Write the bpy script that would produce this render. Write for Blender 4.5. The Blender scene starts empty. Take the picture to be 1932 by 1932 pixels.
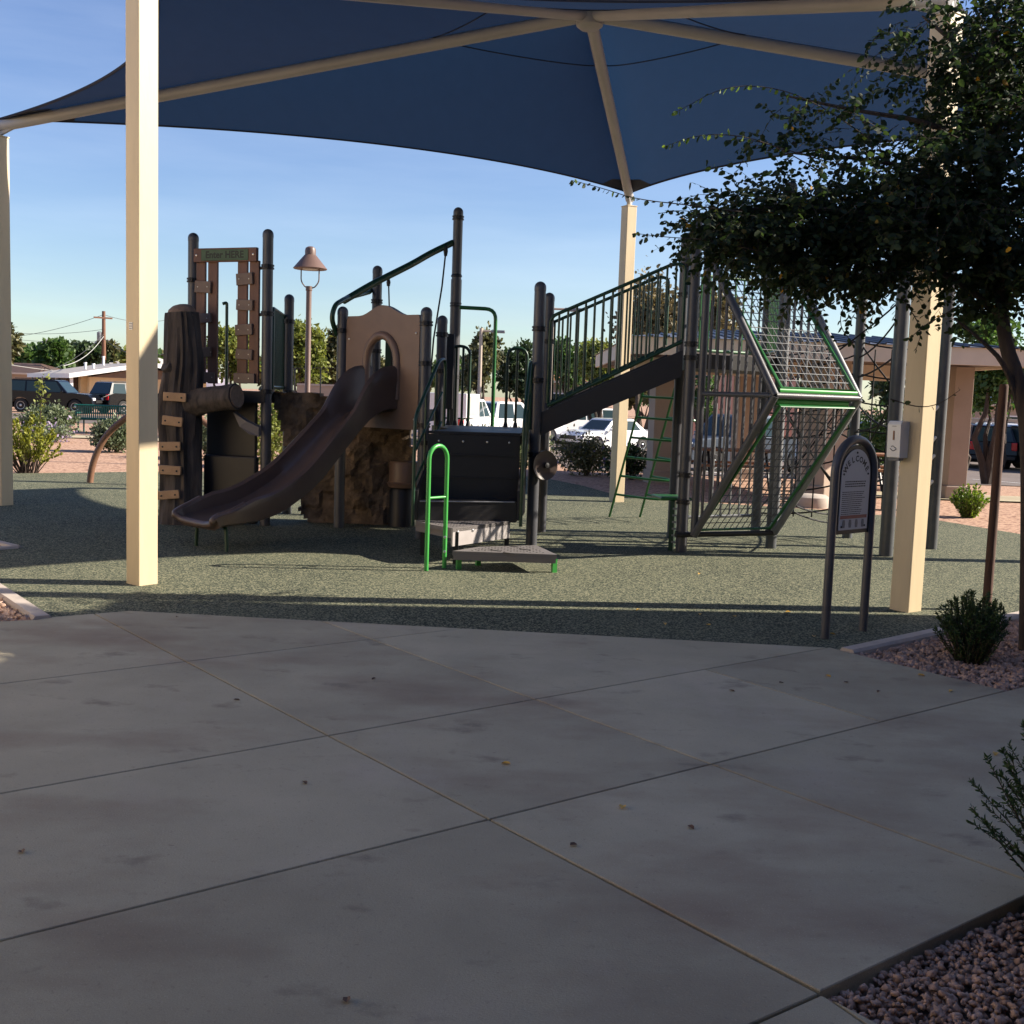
import bpy, bmesh, math, random
import numpy as np
from mathutils import Vector, Matrix, noise
random.seed(7); NR = np.random.default_rng(11)
R = math.radians
sc = bpy.context.scene
COL = sc.collection

# ------------------------------------------------------------------ camera
IMG = 1932.0; FPX = 2100.0; CAMH = 1.65; HORIZ = 750.0; ROLL = 0.034
PITCH = math.atan((966 - HORIZ) / FPX)
CF = Vector((0, math.cos(PITCH), -math.sin(PITCH)))
_U0 = Vector((0, math.sin(PITCH), math.cos(PITCH))); _R0 = Vector((1, 0, 0))
CR = _R0 * math.cos(ROLL) + _U0 * math.sin(ROLL)
CU = _U0 * math.cos(ROLL) - _R0 * math.sin(ROLL)
CP = Vector((0, 0, CAMH))
cam = bpy.data.cameras.new('camera'); cam.lens = 36 * FPX / IMG; cam.sensor_width = 36
cam.clip_start = 0.05; cam.clip_end = 12000
cam_o = bpy.data.objects.new('camera', cam); COL.objects.link(cam_o)
cam_o.matrix_world = Matrix(((CR.x, CU.x, -CF.x, CP.x), (CR.y, CU.y, -CF.y, CP.y), (CR.z, CU.z, -CF.z, CP.z), (0, 0, 0, 1)))
sc.camera = cam_o

# ------------------------------------------------------------------ sky, sun, exposure
SUN_EL, SUN_AZ = 30.0, 85.0      # azimuth clockwise from +Y
w = bpy.data.worlds.new('World'); sc.world = w; w.use_nodes = True
nt = w.node_tree; nt.nodes.clear()
wo = nt.nodes.new('ShaderNodeOutputWorld'); bg = nt.nodes.new('ShaderNodeBackground')
sky = nt.nodes.new('ShaderNodeTexSky'); sky.sky_type = 'NISHITA'; sky.sun_disc = False
sky.sun_elevation = R(SUN_EL); sky.sun_rotation = R(SUN_AZ); sky.air_density = 1.0; sky.dust_density = 0.5; sky.ozone_density = 3.0
tc = nt.nodes.new('ShaderNodeTexCoord'); mp = nt.nodes.new('ShaderNodeMapping'); mp.inputs['Scale'].default_value = (1.2, 2.0, 9.0)
mp.inputs['Rotation'].default_value = (0, 0.12, 0)
nz = nt.nodes.new('ShaderNodeTexNoise'); nz.inputs['Scale'].default_value = 2.2; nz.inputs['Detail'].default_value = 8; nz.inputs['Roughness'].default_value = 0.55
rp = nt.nodes.new('ShaderNodeValToRGB'); rp.color_ramp.elements[0].position = 0.46; rp.color_ramp.elements[1].position = 0.8
rp.color_ramp.elements[1].color = (0.11, 0.11, 0.11, 1)
mx = nt.nodes.new('ShaderNodeMixRGB'); mx.inputs[2].default_value = (7.4, 8.0, 8.8, 1)
nt.links.new(tc.outputs['Generated'], mp.inputs[0]); nt.links.new(mp.outputs[0], nz.inputs[0]); nt.links.new(nz.outputs[0], rp.inputs[0])
nt.links.new(rp.outputs[0], mx.inputs[0]); hsv = nt.nodes.new('ShaderNodeHueSaturation'); hsv.inputs['Saturation'].default_value = 1.08; hsv.inputs['Hue'].default_value = 0.514; nt.links.new(sky.outputs[0], hsv.inputs['Color']); nt.links.new(hsv.outputs[0], mx.inputs[1]); nt.links.new(mx.outputs[0], bg.inputs[0])
bg.inputs[1].default_value = 0.072
nt.links.new(bg.outputs[0], wo.inputs[0])
sl = bpy.data.lights.new('sun', 'SUN'); sl.energy = 5.0; sl.angle = R(0.53); sl.color = (1.0, 0.9, 0.76)
so = bpy.data.objects.new('sun', sl); COL.objects.link(so); so.location = (30, 0, 30)
SD = Vector((math.sin(R(SUN_AZ)) * math.cos(R(SUN_EL)), math.cos(R(SUN_AZ)) * math.cos(R(SUN_EL)), math.sin(R(SUN_EL))))
so.rotation_euler = SD.to_track_quat('Z', 'Y').to_euler()
sc.view_settings.view_transform = 'Standard'; sc.view_settings.look = 'None'
sc.view_settings.exposure = 1.25; sc.view_settings.gamma = 1.0; sc.view_settings.use_curve_mapping = False

# ------------------------------------------------------------------ pixel helpers (photo measured in a 1932 x 1932 frame)
def ray(px, py): return CF + CR * ((px - 966) / FPX) + CU * ((966 - py) / FPX)
def G(px, py, z=0.0):
    d = ray(px, py); t = (z - CAMH) / d.z; return CP + d * t
def at(px, py, Y):
    d = ray(px, py); return CP + d * (Y / d.y)

# ------------------------------------------------------------------ materials
def N(t, typ, **kw):
    n = t.nodes.new(typ)
    for k, v in kw.items(): setattr(n, k, v)
    return n
MATS = {}
def mat(name, col, rough=0.6, metal=0.0, var=0.0, vscale=3.0, bump=0.0, bscale=40.0, col2=None, spec=0.5, coat=0.0, detail=6, stretch=None, speck=None, trans=None):
    """principled material with noise colour variation (col -> col2), fine bump, optional speckle (colour, scale, amount)"""
    m = bpy.data.materials.new(name); m.use_nodes = True; t = m.node_tree
    b = t.nodes['Principled BSDF']; MATS[name] = m
    b.inputs['Roughness'].default_value = rough; b.inputs['Metallic'].default_value = metal
    b.inputs['Specular IOR Level'].default_value = spec; b.inputs['Coat Weight'].default_value = coat
    c = (*col, 1); b.inputs['Base Color'].default_value = c
    co = N(t, 'ShaderNodeTexCoord'); vec = co.outputs['Object']
    if stretch:
        mpp = N(t, 'ShaderNodeMapping'); mpp.inputs['Scale'].default_value = stretch; t.links.new(vec, mpp.inputs[0]); vec = mpp.outputs[0]
    out = None
    if var or col2:
        n = N(t, 'ShaderNodeTexNoise'); n.inputs['Scale'].default_value = vscale; n.inputs['Detail'].default_value = detail; n.inputs['Roughness'].default_value = 0.62
        t.links.new(vec, n.inputs[0])
        r = N(t, 'ShaderNodeValToRGB'); r.color_ramp.elements[0].position = 0.32; r.color_ramp.elements[1].position = 0.68
        c2 = col2 if col2 else tuple(max(0, x * (1 + var)) for x in col)
        c1 = col if col2 else tuple(max(0, x * (1 - var)) for x in col)
        r.color_ramp.elements[0].color = (*c1, 1); r.color_ramp.elements[1].color = (*c2, 1)
        t.links.new(n.outputs[0], r.inputs[0]); out = r.outputs[0]
    if speck:
        scol, sscale, samt = speck
        v = N(t, 'ShaderNodeTexVoronoi'); v.inputs['Scale'].default_value = sscale
        t.links.new(vec, v.inputs[0])
        sep = N(t, 'ShaderNodeSeparateColor'); t.links.new(v.outputs['Color'], sep.inputs[0])
        gt = N(t, 'ShaderNodeMath', operation='LESS_THAN'); gt.inputs[1].default_value = samt; t.links.new(sep.outputs[0], gt.inputs[0])
        mm = N(t, 'ShaderNodeMixRGB'); mm.inputs[2].default_value = (*scol, 1); mm.inputs[1].default_value = c
        t.links.new(gt.outputs[0], mm.inputs[0])
        if out: t.links.new(out, mm.inputs[1])
        out = mm.outputs[0]
    if out: t.links.new(out, b.inputs['Base Color'])
    if bump:
        n2 = N(t, 'ShaderNodeTexNoise'); n2.inputs['Scale'].default_value = bscale; n2.inputs['Detail'].default_value = 8
        t.links.new(vec, n2.inputs[0])
        bp = N(t, 'ShaderNodeBump'); bp.inputs['Strength'].default_value = bump; bp.inputs['Distance'].default_value = 0.02
        t.links.new(n2.outputs[0], bp.inputs['Height']); t.links.new(bp.outputs[0], b.inputs['Normal'])
    if trans:
        tr = N(t, 'ShaderNodeBsdfTranslucent'); tr.inputs[0].default_value = (*trans[0], 1)
        ms = N(t, 'ShaderNodeMixShader'); ms.inputs[0].default_value = trans[1]
        t.links.new(b.outputs[0], ms.inputs[1]); t.links.new(tr.outputs[0], ms.inputs[2])
        t.links.new(ms.outputs[0], t.nodes['Material Output'].inputs[0])
    return m
def leafmat(name, c1, c2, tcol=None, rough=0.45, tw=0.3, yellow=0.0):
    m = bpy.data.materials.new(name); m.use_nodes = True; t = m.node_tree; b = t.nodes['Principled BSDF']; MATS[name] = m
    b.inputs['Roughness'].default_value = rough; b.inputs['Specular IOR Level'].default_value = 0.35
    g = N(t, 'ShaderNodeNewGeometry'); r = N(t, 'ShaderNodeValToRGB')
    r.color_ramp.elements[0].color = (*c1, 1); r.color_ramp.elements[1].color = (*c2, 1)
    if yellow:
        e = r.color_ramp.elements.new(1 - yellow); e.color = (*c2, 1); r.color_ramp.elements[-1].color = (0.6, 0.3, 0.02, 1)
        r.color_ramp.elements[-1].position = min(1.0, 1 - yellow + 0.002)
    t.links.new(g.outputs['Random Per Island'], r.inputs[0]); t.links.new(r.outputs[0], b.inputs['Base Color'])
    tr = N(t, 'ShaderNodeBsdfTranslucent')
    hs = N(t, 'ShaderNodeHueSaturation'); hs.inputs['Value'].default_value = 1.5; hs.inputs['Saturation'].default_value = 1.15
    t.links.new(r.outputs[0], hs.inputs['Color']); t.links.new(hs.outputs[0], tr.inputs[0])
    ms = N(t, 'ShaderNodeMixShader'); ms.inputs[0].default_value = tw
    t.links.new(b.outputs[0], ms.inputs[1]); t.links.new(tr.outputs[0], ms.inputs[2]); t.links.new(ms.outputs[0], t.nodes['Material Output'].inputs[0])
    return m

# ------------------------------------------------------------------ mesh builder
class MB:
    def __init__(s): s.v = []; s.f = []; s.sm = []; s.mi = []
    def add(s, vs, fs, smooth=False, mi=0):
        o = len(s.v); s.v += [tuple(p) for p in vs]
        for f in fs: s.f.append([i + o for i in f]); s.sm.append(smooth); s.mi.append(mi)
        return s
    def box(s, c, size, rz=0.0, M=None, mi=0, bev=0.0):
        hx, hy, hz = size[0] / 2, size[1] / 2, size[2] / 2
        if bev <= 0:
            p = [Vector((x, y, z)) for z in (-hz, hz) for x, y in ((-hx, -hy), (hx, -hy), (hx, hy), (-hx, hy))]
            f = [(3, 2, 1, 0), (4, 5, 6, 7), (0, 1, 5, 4), (1, 2, 6, 5), (2, 3, 7, 6), (3, 0, 4, 7)]
        else:
            bm = bmesh.new(); bmesh.ops.create_cube(bm, size=1)
            for v in bm.verts: v.co = Vector((v.co.x * size[0], v.co.y * size[1], v.co.z * size[2]))
            bmesh.ops.bevel(bm, geom=bm.edges[:], offset=bev, segments=2, affect='EDGES', profile=0.5)
            bm.verts.index_update(); p = [v.co.copy() for v in bm.verts]; f = [[v.index for v in fc.verts] for fc in bm.faces]; bm.free()
        T = M if M is not None else Matrix.Rotation(rz, 3, 'Z')
        c = Vector(c); return s.add([c + T @ q for q in p], f, bev > 0 and False, mi)
    def tube(s, pts, r, n=8, caps=True, smooth=True, mi=0, closed=False):
        pts = [Vector(p) for p in pts]; k = len(pts)
        rs = r if isinstance(r, (list, tuple)) else [r] * k
        vs = []; prev = None
        for i, p in enumerate(pts):
            a = pts[(i - 1) % k] if (closed or i > 0) else p
            b = pts[(i + 1) % k] if (closed or i < k - 1) else p
            t = (b - a)
            t = t.normalized() if t.length > 1e-9 else Vector((0, 0, 1))
            if prev is None:
                u = t.cross(Vector((0, 0, 1)))
                if u.length < 1e-3: u = t.cross(Vector((1, 0, 0)))
                u.normalize()
            else:
                u = prev - t * prev.dot(t); u.normalize()
            prev = u; wv = t.cross(u)
            for j in range(n):
                an = 2 * math.pi * j / n
                vs.append(p + (u * math.cos(an) + wv * math.sin(an)) * rs[i])
        fs = []
        for i in range(k if closed else k - 1):
            i2 = (i + 1) % k
            for j in range(n):
                j2 = (j + 1) % n; fs.append((i * n + j, i * n + j2, i2 * n + j2, i2 * n + j))
        s.add(vs, fs, smooth, mi)
        if caps and not closed:
            o = len(s.v) - k * n
            s.f.append([o + j for j in range(n)][::-1]); s.sm.append(False); s.mi.append(mi)
            s.f.append([o + (k - 1) * n + j for j in range(n)]); s.sm.append(False); s.mi.append(mi)
        return s
    def lathe(s, prof, c, n=16, axis=None, mi=0, smooth=True):
        c = Vector(c); ax = Vector(axis).normalized() if axis is not None else Vector((0, 0, 1))
        q = ax.to_track_quat('Z', 'Y').to_matrix(); vs = []
        for r, h in prof:
            for j in range(n):
                a = 2 * math.pi * j / n; vs.append(c + q @ Vector((r * math.cos(a), r * math.sin(a), h)))
        fs = [(i * n + j, i * n + (j + 1) % n, (i + 1) * n + (j + 1) % n, (i + 1) * n + j) for i in range(len(prof) - 1) for j in range(n)]
        s.add(vs, fs, smooth, mi); o = len(s.v) - len(vs)
        s.f.append([o + j for j in range(n)][::-1]); s.sm.append(False); s.mi.append(mi)
        s.f.append([o + (len(prof) - 1) * n + j for j in range(n)]); s.sm.append(False); s.mi.append(mi)
        return s
    def prism(s, poly, d, mi=0, cap0=True):
        """poly: list of 3d points (planar loop), extruded by d"""
        d = Vector(d); a = [Vector(p) for p in poly]; n = len(a)
        fs = [[i for i in range(n)][::-1], [n + i for i in range(n)]]
        fs += [(i, (i + 1) % n, n + (i + 1) % n, n + i) for i in range(n)]
        return s.add(a + [p + d for p in a], fs, False, mi)
    def ring(s, inner, outer, d, mi=0, smooth=False):
        """two equal-length loops bridged and extruded by d: a plate with a hole"""
        d = Vector(d); a = [Vector(p) for p in inner]; b = [Vector(p) for p in outer]; n = len(a)
        vs = a + b + [p + d for p in a] + [p + d for p in b]; fs = []
        for i in range(n):
            j = (i + 1) % n
            fs += [(i, j, n + j, n + i), (2 * n + i, 3 * n + i, 3 * n + j, 2 * n + j), (n + i, n + j, 3 * n + j, 3 * n + i), (i, 2 * n + i, 2 * n + j, j)]
        return s.add(vs, fs, smooth, mi)
    def mesh(s, name, mats, origin=(0, 0, 0)):
        me = bpy.data.meshes.new(name); o = Vector(origin)
        me.from_pydata([(x - o.x, y - o.y, z - o.z) for x, y, z in s.v], [], s.f)
        me.polygons.foreach_set('use_smooth', s.sm); me.polygons.foreach_set('material_index', s.mi)
        for m in (mats if isinstance(mats, (list, tuple)) else [mats]): me.materials.append(MATS[m] if isinstance(m, str) else m)
        bm = bmesh.new(); bm.from_mesh(me); bmesh.ops.recalc_face_normals(bm, faces=bm.faces[:]); bm.to_mesh(me); bm.free()
        if any(s.sm): me.set_sharp_from_angle(angle=R(42))
        me.update(); return me
    def build(s, name, mats, parent=None, origin=None):
        if origin is None: origin = ORG[parent.name] if parent else Vector((0, 0, 0))
        o = bpy.data.objects.new(name, s.mesh(name, mats, origin)); COL.objects.link(o)
        if parent: o.parent = parent; o.location = Vector(origin) - ORG[parent.name]
        else: o.location = origin
        ORG[o.name] = Vector(origin); return o
ORG = {}
def tag(o, label, cat, group=None):
    o['label'] = label; o['category'] = cat
    if group: o['group'] = group
    return o
def thing(name, label, cat, loc=(0, 0, 0), group=None):
    o = bpy.data.objects.new(name, None); COL.objects.link(o); o.location = loc; o.empty_display_size = 0.2
    ORG[o.name] = Vector(loc); return tag(o, label, cat, group)
def struct(o): o['kind'] = 'structure'; return o
def stuff(o): o['kind'] = 'stuff'; return o
def inst(name, me, parent, M):
    """object sharing mesh data at world matrix M, under parent"""
    o = bpy.data.objects.new(name, me); COL.objects.link(o)
    if parent:
        o.parent = parent; M = Matrix.Translation(-ORG[parent.name]) @ M
    o.matrix_basis = M; ORG[o.name] = M.translation.copy() if not parent else ORG[parent.name] + M.translation
    return o
def np_mesh(name, V, F, mats, parent=None, origin=(0, 0, 0), smooth=False, mi=None):
    """fast mesh from numpy arrays; F is (n,k)"""
    me = bpy.data.meshes.new(name); o = np.array(origin, dtype=np.float32)
    if parent: o = np.array(ORG[parent.name], dtype=np.float32)
    V = np.asarray(V, dtype=np.float32) - o; F = np.asarray(F, dtype=np.int32); n, k = F.shape
    me.vertices.add(len(V)); me.vertices.foreach_set('co', V.ravel())
    me.loops.add(n * k); me.loops.foreach_set('vertex_index', F.ravel())
    me.polygons.add(n); me.polygons.foreach_set('loop_start', np.arange(n, dtype=np.int32) * k)
    me.polygons.foreach_set('loop_total', np.full(n, k, dtype=np.int32))
    if smooth: me.polygons.foreach_set('use_smooth', np.ones(n, dtype=bool))
    if mi is not None: me.polygons.foreach_set('material_index', np.asarray(mi, dtype=np.int32))
    for m in (mats if isinstance(mats, (list, tuple)) else [mats]): me.materials.append(MATS[m])
    me.update(calc_edges=True); me.validate()
    ob = bpy.data.objects.new(name, me); COL.objects.link(ob)
    if parent: ob.parent = parent; ORG[ob.name] = ORG[parent.name].copy()
    else: ob.location = origin; ORG[ob.name] = Vector(origin)
    return ob
def text_mb(txt, size, M, mb=None, mi=0, depth=0.0, align='CENTER'):
    cu = bpy.data.curves.new('t', 'FONT'); cu.body = txt; cu.size = size; cu.align_x = align; cu.align_y = 'CENTER'; cu.resolution_u = 2
    cu.offset = size * 0.03; cu.extrude = depth
    ob = bpy.data.objects.new('t', cu); COL.objects.link(ob)
    dg = bpy.context.evaluated_depsgraph_get(); me = bpy.data.meshes.new_from_object(ob.evaluated_get(dg))
    mb = mb or MB(); mb.add([M @ v.co for v in me.vertices], [list(p.vertices) for p in me.polygons], False, mi)
    bpy.data.objects.remove(ob); bpy.data.curves.remove(cu); bpy.data.meshes.remove(me); return mb
def frame(o, ax, az):
    """4x4 with local x=ax, y=az (up), z=normal"""
    ax = Vector(ax).normalized(); az = Vector(az); az = (az - ax * az.dot(ax)).normalized(); n = ax.cross(az)
    return Matrix(((ax.x, az.x, n.x, o[0]), (ax.y, az.y, n.y, o[1]), (ax.z, az.z, n.z, o[2]), (0, 0, 0, 1)))
def arc(c, ax, ay, r, a0, a1, n):
    c = Vector(c); ax = Vector(ax); ay = Vector(ay)
    return [c + (ax * math.cos(a0 + (a1 - a0) * i / n) + ay * math.sin(a0 + (a1 - a0) * i / n)) * r for i in range(n + 1)]
def smooth_path(pts, it=2):
    pts = [Vector(p) for p in pts]
    for _ in range(it):
        q = [pts[0]]
        for a, b in zip(pts[:-1], pts[1:]): q += [a * .75 + b * .25, a * .25 + b * .75]
        q.append(pts[-1]); pts = q
    return pts
def round_path(pts, rad, n=5):
    """polyline with rounded corners"""
    pts = [Vector(p) for p in pts]; out = [pts[0]]
    for a, b, c in zip(pts[:-2], pts[1:-1], pts[2:]):
        d1 = (a - b); d2 = (c - b); r = min(rad, d1.length * .49, d2.length * .49); p1 = b + d1.normalized() * r; p2 = b + d2.normalized() * r
        for i in range(n + 1):
            t = i / n; out.append(p1 * (1 - t) ** 2 + b * 2 * t * (1 - t) + p2 * t * t)
    out.append(pts[-1]); return out

# ---- foliage -----------------------------------------------------------------
LEAF = np.array([(0, 0, 0), (0.3, -0.32, 0.05), (0.75, -0.26, 0.04), (1.05, 0, -0.06), (0.75, 0.26, 0.04), (0.3, 0.32, 0.05)], dtype=np.float32)
LEAFF = np.array([(0, 1, 2, 3), (0, 3, 4, 5)], dtype=np.int32)
SLIM = LEAF * np.array([1, 0.45, 1], dtype=np.float32)
def leaves(P, D, S, shape=LEAF, up=None):
    """leaf blades at P pointing along D with size S, random roll"""
    n = len(P); D = D / (np.linalg.norm(D, axis=1, keepdims=True) + 1e-9)
    r = NR.normal(size=(n, 3)) if up is None else np.array(up) + NR.normal(size=(n, 3)) * 0.5
    Y = np.cross(r, D); Y /= np.linalg.norm(Y, axis=1, keepdims=True) + 1e-9; Z = np.cross(D, Y)
    L = shape[None] * S[:, None, None]
    V = P[:, None] + L[..., 0:1] * D[:, None] + L[..., 1:2] * Y[:, None] + L[..., 2:3] * Z[:, None]
    F = LEAFF[None] + (np.arange(n) * 6)[:, None, None]
    return V.reshape(-1, 3), F.reshape(-1, 4)
def clump_cloud(blobs, n, size, clump=0.35, per=26, shell=0.55, shape=LEAF, droop=0.0):
    """blobs: [(cx,cy,cz,rx,ry,rz,weight)] -> leaf arrays gathered in clumps toward the outside of each blob"""
    ws = np.array([b[6] if len(b) > 6 else b[3] * b[4] * b[5] for b in blobs]); ws = ws / ws.sum()
    nc = max(1, n // per); idx = NR.choice(len(blobs), nc, p=ws); B = np.array([b[:6] for b in blobs])
    u = NR.normal(size=(nc, 3)); u /= np.linalg.norm(u, axis=1, keepdims=True)
    rad = (shell + (1 - shell) * NR.random((nc, 1))) ** 0.7
    rad *= 0.85 + 0.3 * NR.random((nc, 1))
    C = B[idx, :3] + u * rad * B[idx, 3:6]
    cs = clump * (0.5 + NR.random((nc, 1)))
    P = (C[:, None] + NR.normal(size=(nc, per, 3)) * cs[:, None] * np.array([1, 1, 0.7])).reshape(-1, 3)
    D = NR.normal(size=P.shape) + np.repeat(u, per, 0) * 0.7; D[:, 2] -= droop
    S = size * (0.6 + 0.8 * NR.random(len(P)))
    return leaves(P, D, S, shape)
def limbs(mb, base, tips, r0, bend=0.15, n=6, seg=6):
    """tapered trunk/limbs from base to each tip with a wobble"""
    base = Vector(base)
    for tp, rr in tips:
        tp = Vector(tp); pts = []; L = (tp - base).length
        for i in range(seg + 1):
            t = i / seg; p = base.lerp(tp, t)
            p += Vector((noise.noise(p * 1.7 + tp), noise.noise(p * 1.9 - tp), 0)) * bend * L * math.sin(math.pi * t)
            pts.append(p)
        mb.tube(pts, [r0 * (1 - i / seg) * rr + 0.006 for i in range(seg + 1)], n)
    return mb
# ------------------------------------------------------------------ material set
mat('concrete', (0.44, 0.388, 0.262), 0.9, var=0.13, vscale=1.3, bump=0.12, bscale=120, detail=10, spec=0.25)
mat('kerb', (0.42, 0.36, 0.31), 0.9, var=0.12, vscale=5, bump=0.2, bscale=80)
mat('joint_dirt', (0.03, 0.026, 0.022), 0.95)
mat('rubber', (0.032, 0.042, 0.031), 0.95, speck=((0.23, 0.225, 0.145), 95, 0.36), col2=(0.072, 0.082, 0.055), vscale=0.7, bump=0.5, bscale=140, spec=0.2)
mat('desert', (0.40, 0.25, 0.17), 0.95, col2=(0.50, 0.33, 0.24), vscale=14, bump=0.6, bscale=28, speck=((0.24, 0.14, 0.10), 22, 0.28), spec=0.1)
mat('rock', (0.30, 0.19, 0.13), 0.95, col2=(0.60, 0.41, 0.31), vscale=11, bump=0.5, bscale=60, spec=0.2)
mat('soil', (0.10, 0.065, 0.045), 0.95, var=0.3, vscale=20)
mat('asphalt', (0.13, 0.10, 0.085), 0.9, var=0.2, vscale=1.2, bump=0.2, bscale=60)
mat('paint_white', (0.75, 0.75, 0.72), 0.6, var=0.06)
mat('post_beige', (0.56, 0.455, 0.29), 0.45, var=0.09, vscale=4, stretch=(1, 1, 0.18), bump=0.05, bscale=60, detail=9)
mat('rib_beige', (0.37, 0.365, 0.37), 0.45, var=0.06, vscale=2)
mat('play_post', (0.066, 0.067, 0.076), 0.38, var=0.12, vscale=3, bump=0.1, bscale=160)
mat('play_dark', (0.014, 0.013, 0.014), 0.5, var=0.15, vscale=5)
mat('green_metal', (0.018, 0.12, 0.03), 0.32, var=0.1, vscale=4)
mat('bright_green', (0.05, 0.30, 0.06), 0.3, var=0.08, vscale=4)
mat('dark_green', (0.008, 0.04, 0.018), 0.4, var=0.1)
mat('slide_brown', (0.088, 0.060, 0.049), 0.34, var=0.14, vscale=3, bump=0.06, bscale=90)
mat('arch_brown', (0.19, 0.12, 0.086), 0.45, var=0.08, vscale=4, bump=0.08, bscale=120)
mat('board_red', (0.13, 0.055, 0.036), 0.55, var=0.22, vscale=9, stretch=(1, 1, 0.15), bump=0.2, bscale=50)
mat('board_grey', (0.17, 0.12, 0.095), 0.6, var=0.12, vscale=8, bump=0.15, bscale=50)
mat('board_tan', (0.48, 0.30, 0.16), 0.65, var=0.12, vscale=9, bump=0.2, bscale=50)
mat('board_green', (0.05, 0.10, 0.05), 0.6, var=0.15)
mat('letter_dark', (0.012, 0.02, 0.012), 0.6)
mat('bark', (0.022, 0.018, 0.016), 0.85, col2=(0.105, 0.084, 0.07), vscale=9, stretch=(1, 1, 0.16), bump=1.0, bscale=16)
mat('cut_wood', (0.22, 0.15, 0.10), 0.8, var=0.2, vscale=20)
mat('rockwall', (0.07, 0.048, 0.03), 0.9, col2=(0.24, 0.17, 0.11), vscale=5, bump=0.8, bscale=22)
mat('step_grey_lit', (0.33, 0.30, 0.29), 0.55, var=0.08, vscale=6)  # lighter copy of the step grey, its sunlight put into the colour
mat('step_grey', (0.15, 0.135, 0.13), 0.55, var=0.08, vscale=6, bump=0.1, bscale=120)
mat('hole_dark', (0.006, 0.006, 0.006), 0.9)
mat('galv', (0.20, 0.205, 0.215), 0.36, 0.2, var=0.14, vscale=6)
mat('steel_post', (0.085, 0.09, 0.096), 0.4, 0.15, var=0.14, vscale=6)
mat('rope', (0.012, 0.011, 0.012), 0.8)
mat('bolt', (0.5, 0.5, 0.5), 0.3, 0.9)
mat('sign_face', (0.42, 0.43, 0.45), 0.45, var=0.03)
mat('sign_frame', (0.075, 0.075, 0.08), 0.4, var=0.12)
mat('ink', (0.02, 0.02, 0.02), 0.6); mat('sign_red', (0.22, 0.045, 0.04), 0.5); mat('sign_greyfig', (0.15, 0.15, 0.16), 0.6)
mat('white_plastic', (0.80, 0.79, 0.76), 0.3); mat('grey_plastic', (0.16, 0.16, 0.17), 0.35)
mat('steel_black', (0.02, 0.02, 0.022), 0.4, 0.3)
mat('lamp_brown', (0.14, 0.085, 0.065), 0.45, var=0.08); mat('lamp_glass', (0.7, 0.7, 0.66), 0.3)
mat('rust_pipe', (0.17, 0.085, 0.05), 0.5, var=0.2, vscale=8)
mat('house_wall', (0.66, 0.50, 0.29), 0.85, var=0.04); mat('house_trim', (0.82, 0.81, 0.79), 0.6); mat('roof_grey', (0.36, 0.33, 0.31), 0.85, var=0.1, vscale=2)
mat('bounce_cream', (0.78, 0.64, 0.44), 0.9, var=0.04, vscale=2)  # cream tone of the added wing, picked to bounce warm light
mat('wall_tan', (0.36, 0.285, 0.225), 0.9, var=0.06, vscale=2, bump=0.2, bscale=40)
mat('wall_pink', (0.50, 0.28, 0.22), 0.9, var=0.06); mat('tile_roof', (0.42, 0.17, 0.08), 0.85, var=0.2, vscale=4)
mat('fascia', (0.66, 0.56, 0.44), 0.7, var=0.05); mat('metal_roof', (0.10, 0.095, 0.10), 0.4, 0.3, var=0.1); mat('wood_dark', (0.07, 0.04, 0.028), 0.7, var=0.2)
mat('table_brown', (0.30, 0.15, 0.08), 0.6, var=0.1); mat('bench_green', (0.012, 0.12, 0.085), 0.35); mat('pole_wood', (0.16, 0.075, 0.045), 0.85, var=0.2, stretch=(1, 1, 0.1), vscale=5)
mat('pole_tan', (0.38, 0.31, 0.25), 0.5); mat('wire', (0.06, 0.06, 0.06), 0.6); mat('wire_light', (0.35, 0.35, 0.33), 0.6)
mat('car_black', (0.004, 0.0045, 0.006), 0.25, coat=0.25, spec=0.3); mat('car_white', (0.80, 0.80, 0.80), 0.28, coat=0.7); mat('car_silver', (0.45, 0.43, 0.39), 0.3, 0.5, coat=0.6); mat('car_red', (0.25, 0.01, 0.012), 0.25, coat=0.8)
mat('car_grey', (0.10, 0.12, 0.15), 0.28, 0.3, coat=0.6)
mat('car_glass', (0.025, 0.045, 0.05), 0.08, spec=0.35); mat('tyre', (0.015, 0.015, 0.015), 0.8); mat('rim', (0.5, 0.5, 0.5), 0.3, 0.8); mat('trim_black', (0.015, 0.015, 0.015), 0.5)
mat('head_glass', (0.75, 0.77, 0.8), 0.1); mat('tail_red', (0.55, 0.015, 0.02), 0.2); mat('chrome', (0.7, 0.7, 0.7), 0.12, 1.0)
mat('trunk_bark', (0.055, 0.038, 0.028), 0.9, var=0.4, vscale=12, stretch=(1, 1, 0.25), bump=0.8, bscale=25)
mat('stake', (0.075, 0.036, 0.024), 0.85, var=0.25, vscale=9, stretch=(1, 1, 0.1), bump=0.4, bscale=30)
mat('hill', (0.18, 0.16, 0.20), 0.95, var=0.1, vscale=0.004)  # distance haze is put into this bluish grey
leafmat('leaf_elm', (0.010, 0.020, 0.008), (0.038, 0.06, 0.018), yellow=0.005, tw=0.35, rough=0.65)
leafmat('leaf_shrub', (0.03, 0.055, 0.018), (0.07, 0.12, 0.035), tw=0.25)
leafmat('leaf_sage', (0.08, 0.11, 0.06), (0.17, 0.20, 0.11), tw=0.25)
leafmat('leaf_yellow', (0.16, 0.18, 0.03), (0.36, 0.36, 0.08), tw=0.35)
leafmat('leaf_mid', (0.035, 0.075, 0.02), (0.09, 0.15, 0.04), tw=0.3)
leafmat('leaf_pale', (0.10, 0.13, 0.03), (0.24, 0.26, 0.07), tw=0.3)
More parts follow.
